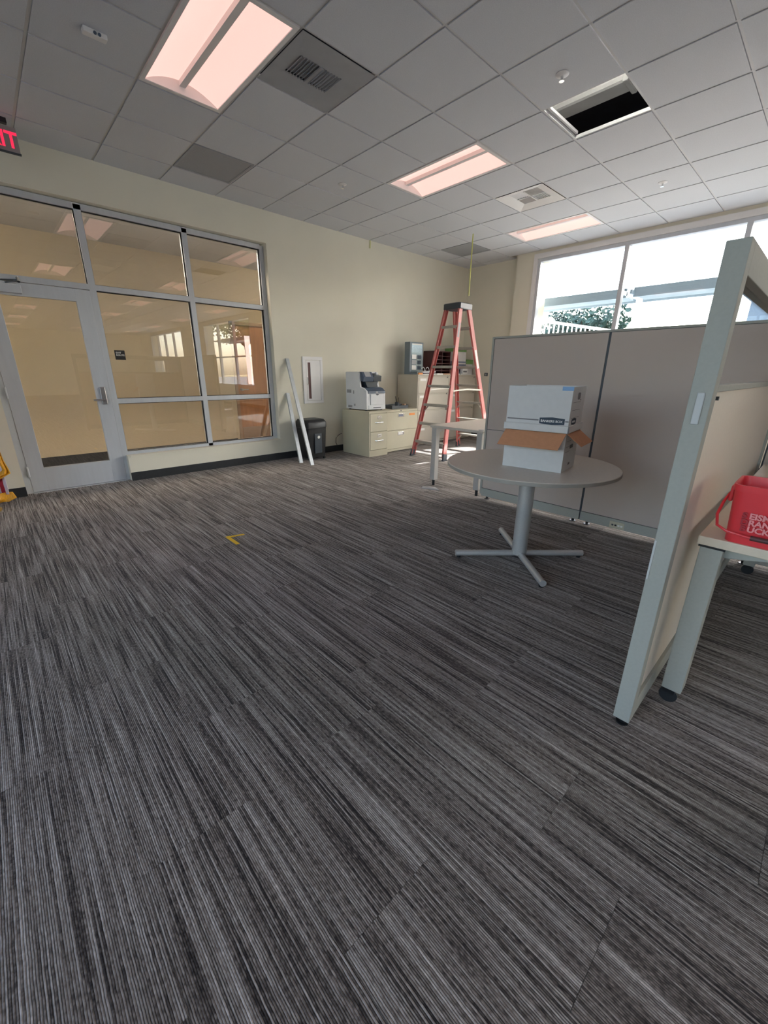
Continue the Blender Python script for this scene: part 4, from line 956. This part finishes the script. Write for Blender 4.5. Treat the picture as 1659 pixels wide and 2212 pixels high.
def caster(x, y, parent, r=0.032):
    c = build(MB().cyl((x-0.012, y, r), (x+0.012, y, r), r, n=20), 'caster', M['rubber'], parent, smooth=True)
    build(MB().box(x-0.018, x+0.018, y-0.02, y+0.02, r+0.012, r+0.03).cyl((x, y, r+0.03), (x, y, 0.07), 0.008, n=10), 'fork', M['black'], c)
caster(1.125, -5.452, lg)
lg = build(MB().box(1.10, 1.175, -6.13, -6.06, 0.065, 0.70), 'leg', M['pframe'], nd, bevel=0.003); caster(1.137, -6.095, lg)
for y in (-5.50, -6.10):
    lg = build(MB().box(2.82, 2.88, y-0.03, y+0.03, 0.065, 0.70), 'leg', M['pframe'], nd, bevel=0.003); caster(2.85, y, lg)

# red bucket
bk = thing('bucket', (1.185, -5.60, 0.732), 'translucent red square bucket with stencilled lettering on the near desk', 'bucket')
bx0, bx1, by0, by1 = 1.085, 1.275, -5.735, -5.475; zb, zt = 0.732, 0.932
def shrink(q): return rrect(bx0-0.010*q+0.008, bx1+0.010*q-0.008, by0-0.010*q+0.008, by1+0.010*q-0.008, 0.028, 6)
def inner(q, d): return rrect(bx0-0.010*q+0.008+d, bx1+0.010*q-0.008-d, by0-0.010*q+0.008+d, by1+0.010*q-0.008-d, 0.028-d*0.5, 6)
lv = [(shrink(0), zb), (shrink(0.2), zb+0.04), (shrink(1), zt-0.02), (shrink(1.4), zt-0.02), (shrink(1.45), zt), (inner(1.45, 0.006), zt), (inner(1.0, 0.006), zt-0.03), (inner(0.1, 0.006), zb+0.006)]
build(loft(lv), 'tub', M['bucket'], bk, smooth=True)
build(MB().box(1.155, 1.205, by1+0.005, by1+0.016, zt-0.075, zt-0.02), 'handle_lug', M['bucket'], bk, bevel=0.003)
build(MB().tube([(1.18, by1+0.016, zt-0.05), (1.14, by1+0.024, zt-0.075), (1.10, by1+0.028, zt-0.115), (1.075, by1+0.018, zt-0.145), (1.068, by1-0.01, zt-0.158), (1.066, by1-0.06, zt-0.164), (1.066, by1-0.13, zt-0.166), (1.066, by0+0.06, zt-0.164), (1.07, by0-0.01, zt-0.15), (1.10, by0-0.028, zt-0.115), (1.18, by0-0.016, zt-0.05)], 0.0045, 8), 'handle', M['bucket'], bk, smooth=True)
M['stencil'] = mat('pale_red_lettering', S(240,150,150), 0.5, var=0.03)
build(MB().cyl((1.066, by1-0.075, zt-0.165), (1.066, by0+0.075, zt-0.165), 0.008, n=14), 'handle_grip', M['maroon'], bk, smooth=True)
M['stencil_dark'] = mat('dark_red_lettering', S(168,44,54), 0.5, var=0.03)
for k, (c, s_) in enumerate((('S', 'EISM'), ('D', 'RAN'), ('B', 'UCKE'))):
    y_, z_, x_ = -5.513-0.003*(k == 2), 0.826-0.0225*k, bx0-0.0035+0.0012*k
    text('lettering', c, 0.027, (x_, y_, z_), (0, -1, 0), (-0.05, 0, 1), M['stencil_dark'], bk, depth=0.001, offset=0.0011, label='dark red first letter')
    text('lettering', s_, 0.027, (x_, y_-0.0185-0.002*(k == 1), z_), (0, -1, 0), (-0.05, 0, 1), M['stencil'], bk, depth=0.001, offset=0.0011, label='pale stencilled lettering')

# ================================================================== ROUND TABLE AND BOXES
tcx, tcy = 1.935, -4.318; TZ = 0.70
tb = thing('round_table', (tcx, tcy, 0), 'round beige meeting table on a silver four-star column base', 'table')
build(MB().lathe([(0.548, -0.026), (0.552, -0.024), (0.552, -0.003), (0.549, 0.0)], (tcx, tcy, TZ), 96), 'tabletop', M['worktop'], tb, smooth=True)
build(MB().lathe([(0.5535, -0.023), (0.5535, -0.004)], (tcx, tcy, TZ), 96), 'edge_band', M['edge'], tb, smooth=True)
build(MB().cyl((tcx, tcy, 0.03), (tcx, tcy, TZ-0.03), 0.052, n=40), 'column', M['silver'], tb, smooth=True)
build(MB().cyl((tcx, tcy, TZ-0.032), (tcx, tcy, TZ-0.026), 0.16, n=40), 'mounting_plate', M['silver'], tb)
for a in (137.5, -42.5, 227.5, 47.5):
    d = Vector((math.cos(math.radians(a)), math.sin(math.radians(a)), 0)); p = Vector((tcx, tcy, 0.034))
    lg = build(MB().cyl(p+d*0.03, p+d*0.465, 0.022, n=24), 'leg', M['silver'], tb, smooth=True)
    build(MB().cyl(p+d*0.44+Vector((0, 0, -0.034)), p+d*0.44+Vector((0, 0, -0.02)), 0.014, n=12), 'glide', M['black'], lg)

e1 = Vector((0.158, -0.9874, 0)); e2 = Vector((0.9874, 0.158, 0))
def boxM(o): return Matrix(((e1.x, e2.x, 0, o[0]), (e1.y, e2.y, 0, o[1]), (0, 0, 1, o[2]), (0, 0, 0, 1)))
L_, D_ = 0.372, 0.29
BO = Vector((1.734, -4.227, TZ)); BM = boxM(BO)
lb = thing('archive_box', (1.734+0.186*0.158+0.14, -4.227-0.184+0.02, TZ), 'open white archive box with brown flaps, standing on the round table', 'box', 'archive boxes on the table')
h1 = 0.236; th = 0.004
mb = MB(BM); mb.box(0, L_, 0, D_, 0, th); mb.box(0, L_, 0, th, th, h1); mb.box(0, L_, D_-th, D_, th, h1); mb.box(0, th, th, D_-th, th, h1); mb.box(L_-th, L_, th, D_-th, th, h1)
build(mb, 'carton', M['card_white'], lb)
def flap(pts, tn, name, m):
    mb = MB(BM); n_ = Vector(tn)*0.003
    vs_ = [Vector(p) for p in pts]+[Vector(p)+n_ for p in pts]
    mb.add(vs_, [(0, 3, 2, 1), (4, 5, 6, 7), (0, 1, 5, 4), (1, 2, 6, 5), (2, 3, 7, 6), (3, 0, 4, 7)]); return build(mb, name, m, lb)
flap([(0.0, -0.001, h1), (L_, -0.001, h1), (L_-0.012, -0.098, 0.15), (-0.010, -0.098, 0.15)], (0, -0.6, 0.8), 'flap', M['kraft'])
flap([(L_+0.001, 0.0, h1), (L_+0.001, D_, h1), (L_+0.085, D_+0.02, 0.165), (L_+0.085, 0.03, 0.165)], (0.6, 0, 0.8), 'flap', M['kraft'])
for z in (0.15, 0.185, 0.12): build(MB(BM).box(L_, L_+0.0006, 0.03, 0.13, z, z+0.002), 'printed_line', M['print_grey'], lb)
build(MB(BM).box(L_, L_+0.001, 0.12, 0.19, 0.135, 0.158), 'hand_hole', M['black'], lb)
build(MB(BM).box(L_, L_+0.0008, 0.13, 0.17, 0.03, 0.045), 'printed_mark', M['print_grey'], lb)
lid = thing('box_lid', lb.location+Vector((0, 0, h1+0.006)), 'flat white cardboard lid between the two archive boxes', 'box lid')
mb = MB(BM); k0, k1 = h1+0.005, h1+0.046; q = 0.012
mb.box(-q, L_+q, -q, D_+q, k1-0.004, k1); mb.box(-q, L_+q, -q, -q+0.004, k0, k1-0.004); mb.box(-q, L_+q, D_+q-0.004, D_+q, k0, k1-0.004); mb.box(-q, -q+0.004, -q+0.004, D_+q-0.004, k0, k1-0.004); mb.box(L_+q-0.004, L_+q, -q+0.004, D_+q-0.004, k0, k1-0.004)
build(mb, 'lid', M['card_white'], lid, bevel=0.001)
build(MB(BM).box(L_+q-0.006, L_+q+0.0008, -q-0.0008, -q+0.001, k0, k1), 'corner_slot', M['print_grey'], lid)
ub = thing('archive_box', lid.location+Vector((0, 0, 0.042)), 'closed white archive box with a dark BANKERS BOX logo, topmost of the stack', 'box', 'archive boxes on the table')
u0, u1 = k1, 0.504
mb = MB(BM); o_ = 0.004
mb.box(-o_, L_+o_, -o_, D_+o_, u0, u0+th); mb.box(-o_, L_+o_, -o_, 0, u0+th, u1); mb.box(-o_, L_+o_, D_, D_+o_, u0+th, u1); mb.box(-o_, 0, 0, D_, u0+th, u1); mb.box(L_, L_+o_, 0, D_, u0+th, u1); mb.box(0, L_, 0, D_, u1-0.014, u1-0.010)
build(mb, 'carton', M['card_white'], ub, bevel=0.001)
P0 = BM @ Vector((0, -o_-0.0004, 0)); Y_ = -o_
def dec_front(a, b_, c, d, name, m, depth=0.0008): return build(MB(BM).box(a, b_, Y_-depth, Y_, c, d), name, m, ub)
dec_front(0.004, 0.20, u0+0.022, u0+0.029, 'printed_band', M['print_grey']); dec_front(0.355, 0.374, u0+0.022, u0+0.029, 'printed_band', M['print_grey'])
pts = [(0.206, u0+0.006), (0.28, u0+0.001), (0.352, u0+0.006), (0.352, u0+0.040), (0.28, u0+0.046), (0.206, u0+0.040)]
lgp = build(MB(BM).prism(pts, 'y', Y_-0.0012, Y_), 'logo_patch', M['logo'], ub)
text('lettering', 'BANKERS BOX', 0.019, BM @ Vector((0.213, Y_-0.0018, u0+0.0165)), e1, (0, 0, 1), M['paper'], ub, depth=0.0004, sx=1.02, offset=0.0003, label='white BANKERS BOX lettering')
X_ = L_+o_
def dec_side(a, b_, c, d, name, m, depth=0.0008): return build(MB(BM).box(X_, X_+depth, a, b_, c, d), name, m, ub)
poly = rrect(0.115, 0.175, u1-0.075, u1-0.035, 0.012)
build(MB(BM).prism(poly, 'x', X_, X_+0.001), 'hand_hole', M['print_grey'], ub)
for z in (u1-0.09, u1-0.135, u1-0.18): dec_side(0.03, 0.20, z, z+0.002, 'printed_line', M['print_grey'])
dec_side(0.18, 0.20, u1-0.082, u1-0.074, 'printed_mark', M['print_grey'])
build(MB(BM).prism([(0.05, u0+0.006), (0.10, u0+0.001), (0.15, u0+0.006), (0.15, u0+0.036), (0.10, u0+0.042), (0.05, u0+0.036)], 'x', X_, X_+0.0012), 'logo_patch', M['logo'], ub)
text('lettering', 'BANKERS', 0.017, BM @ Vector((X_+0.0016, 0.062, u0+0.015)), e2, (0, 0, 1), M['paper'], ub, depth=0.0003, sx=0.9)
build(MB(BM).box(0.315, L_+0.006, Y_-0.0012, Y_, u1-0.022, u1+0.0005), 'tape', M['blue_tape'], ub, label='pale blue tape')

# yellow L of tape on the carpet
t = thing('floor_tape', (0.53, -2.57, 0.0), 'small yellow L of tape stuck on the carpet', 'tape')
build(MB().box(0.505, 0.535, -2.725, -2.515, 0.0010, 0.0022), 'strip', M['yellow'], t)
build(MB().add([(0.505, -2.515, 0.0026), (0.505, -2.545, 0.0026), (0.645, -2.578, 0.0026), (0.645, -2.548, 0.0026), (0.505, -2.515, 0.001), (0.505, -2.545, 0.001), (0.645, -2.578, 0.001), (0.645, -2.548, 0.001)], [(0, 1, 2, 3), (4, 7, 6, 5), (0, 4, 5, 1), (1, 5, 6, 2), (2, 6, 7, 3), (3, 7, 4, 0)]), 'strip', M['yellow'], t)

# ================================================================== OUTSIDE
gnd = MB(); gnd.box(7.1, 140, -120, 120, -0.4, -0.2).box(-60, XL-0.2, -120, 120, -0.4, -0.2).box(XL-0.2, 7.1, -120, YF-0.2, -0.4, -0.2)
g_ = tag(build(gnd, 'ground', M['paving'], origin=(40, 0, -0.2)), 'grey paved ground outside the windows', 'ground'); g_['kind'] = 'structure'
hl = MB(); n = 28; vs_ = []; fs = []
for a in range(n+1):
    for b_ in range(n+1):
        x = 60+70*a/n; y = -150+170*b_/n
        z = -0.3+17*math.exp(-((x-105)/22)**2)*(0.35+0.65*math.exp(-((y+75)/38)**2)+0.15*math.sin(y*0.09))
        vs_.append((x, y, z))
for a in range(n):
    for b_ in range(n): fs.append((a*(n+1)+b_, (a+1)*(n+1)+b_, (a+1)*(n+1)+b_+1, a*(n+1)+b_+1))
hl.add(vs_, fs); tag(build(hl, 'hill', M['hill'], smooth=True), 'low dry grass hill far outside the windows', 'hill')['kind'] = 'structure'
def canopy(y0, y1, label):
    t = thing('sunshade', (7.55, (y0+y1)/2, 2.4), label, 'sunshade', 'outdoor sunshades')
    build(MB().box(7.28, 7.33, y0, y1, 2.46, 2.60), 'front_beam', M['shade'], t, bevel=0.006)
    build(MB().box(7.78, 7.82, y0, y1, 2.44, 2.50), 'rear_beam', M['shade'], t, bevel=0.004)
    for k in range(5): build(MB().bar((7.39+0.08*k, y0+0.03, 2.48), (7.39+0.08*k, y1-0.03, 2.48), 0.075, 0.006, up=(0.25, 0, 1)), 'slat', M['shade'], t)
    for y in (y0, y1-0.03): build(MB().box(7.12, 7.80, y, y+0.03, 2.49, 2.55), 'bracket', M['shade'], t)
canopy(-2.90, -1.1, 'louvred outdoor sunshade at the left pane of the daylight window')
canopy(-7.3, -3.0, 'long louvred outdoor sunshade across the right panes of the daylight window')
canopy(-13.3, -8.9, 'louvred outdoor sunshade outside the next window along')
struct(build(MB().box(7.1, 8.62, -24, 2.0, 3.55, 3.75), 'sun_block_overhang', M['build'], origin=(7.7, -10, 3.52)), 'unseen roof overhang added outside the window wall to block high sun')  # out of view; added to stop sun passing above the sunshade
# railing outside
t = thing('railing', (9.5, -1.4, 1.0), 'white outdoor railing outside the left window pane', 'railing')
def rp(x): return Vector((x, -0.68-(x-8.3)*0.62, 2.40-(x-8.3)*0.10))
build(MB().bar(rp(8.3), rp(10.6), 0.06, 0.05), 'top_rail', M['white_rail'], t)
for k in range(24):
    p = rp(8.34+k*0.095); build(MB().box(p.x-0.012, p.x+0.012, p.y-0.012, p.y+0.012, 0.55, p.z-0.02), 'picket', M['white_rail'], t)
build(MB().bar(rp(8.3)-Vector((0, 0, 1.42)), rp(10.6)-Vector((0, 0, 1.42)), 0.05, 0.05), 'bottom_rail', M['white_rail'], t)
tag(build(MB().box(8.0, 11.2, -2.6, 0.4, -0.2, 0.55), 'landing', M['build']), 'concrete landing carrying the white railing outside', 'landing')
# building outside, far right
t = thing('outbuilding', (22, -8, -0.2), 'pale grey panelled building outside at the right', 'building')
build(MB().box(21, 28, -10.5, -2.6, -0.2, 4.4), 'wall', M['build'], t)
for k in range(6): build(MB().box(20.96, 21.0, -4.0-k*1.1, -3.96-k*1.1, -0.2, 4.4), 'panel_joint', M['charcoal'], t)
build(MB().box(20.7, 28.3, -10.8, -2.3, 4.4, 4.6), 'roof', M['shade'], t)
def tree(name, x, y, h, r, ml, label, nl=2600, flat=0.8, size=0.22, clumps=14, seed=1):
    rnd = random.Random(seed)
    t = thing(name, (x, y, -0.2), label, 'tree', 'trees outside the windows')
    tr = MB(); tr.tube([(x, y, -0.2), (x+0.1, y, h*0.3), (x-0.05, y+0.1, h*0.55), (x, y, h*0.8)], 0.16, 8)
    cl_ = []
    for k in range(clumps):
        a = rnd.uniform(0, 6.28); rr = r*math.sqrt(rnd.random())*0.8; c = Vector((x+rr*math.cos(a), y+rr*math.sin(a), h*(0.62+0.33*rnd.random()*flat)))
        cl_.append((c, r*rnd.uniform(0.28, 0.45)))
        tr.tube([(x, y, h*0.45), tuple((Vector((x, y, h*0.5))+c)/2), tuple(c)], 0.05, 6)
    build(tr, 'trunk', M['bark'], t, smooth=True)
    lf = MB(); 
    for k in range(nl):
        c, cr_ = cl_[k % clumps]
        v = Vector((rnd.gauss(0, 1), rnd.gauss(0, 1), rnd.gauss(0, 0.7))).normalized()*(cr_*rnd.random()**0.4); p = c+v
        a = Vector((rnd.gauss(0, 1), rnd.gauss(0, 1), rnd.gauss(0, 1))).normalized(); b_ = a.orthogonal().normalized(); s_ = size*rnd.uniform(0.6, 1.3)
        lf.add([p-a*s_*0.5, p+b_*s_*0.32, p+a*s_*0.5, p-b_*s_*0.32], [(0, 1, 2, 3)])
    o = build(lf, 'foliage', ml, t); o['kind'] = 'stuff'
tree('pine_tree', 27.0, 6.4, 4.9, 2.6, M['leaf2'], 'dark rounded tree behind the white railing outside', flat=1.0, size=0.35, clumps=18, seed=3)
tree('street_tree', 12.0, -17.0, 6.0, 2.6, M['leaf'], 'leafy tree outside the next window, seen in the glass reflection', seed=5, clumps=18)
tree('street_tree', 13.5, -23.5, 6.4, 2.8, M['leaf'], 'leafy tree outside the farthest windows, seen in the glass reflection', seed=8, clumps=18)
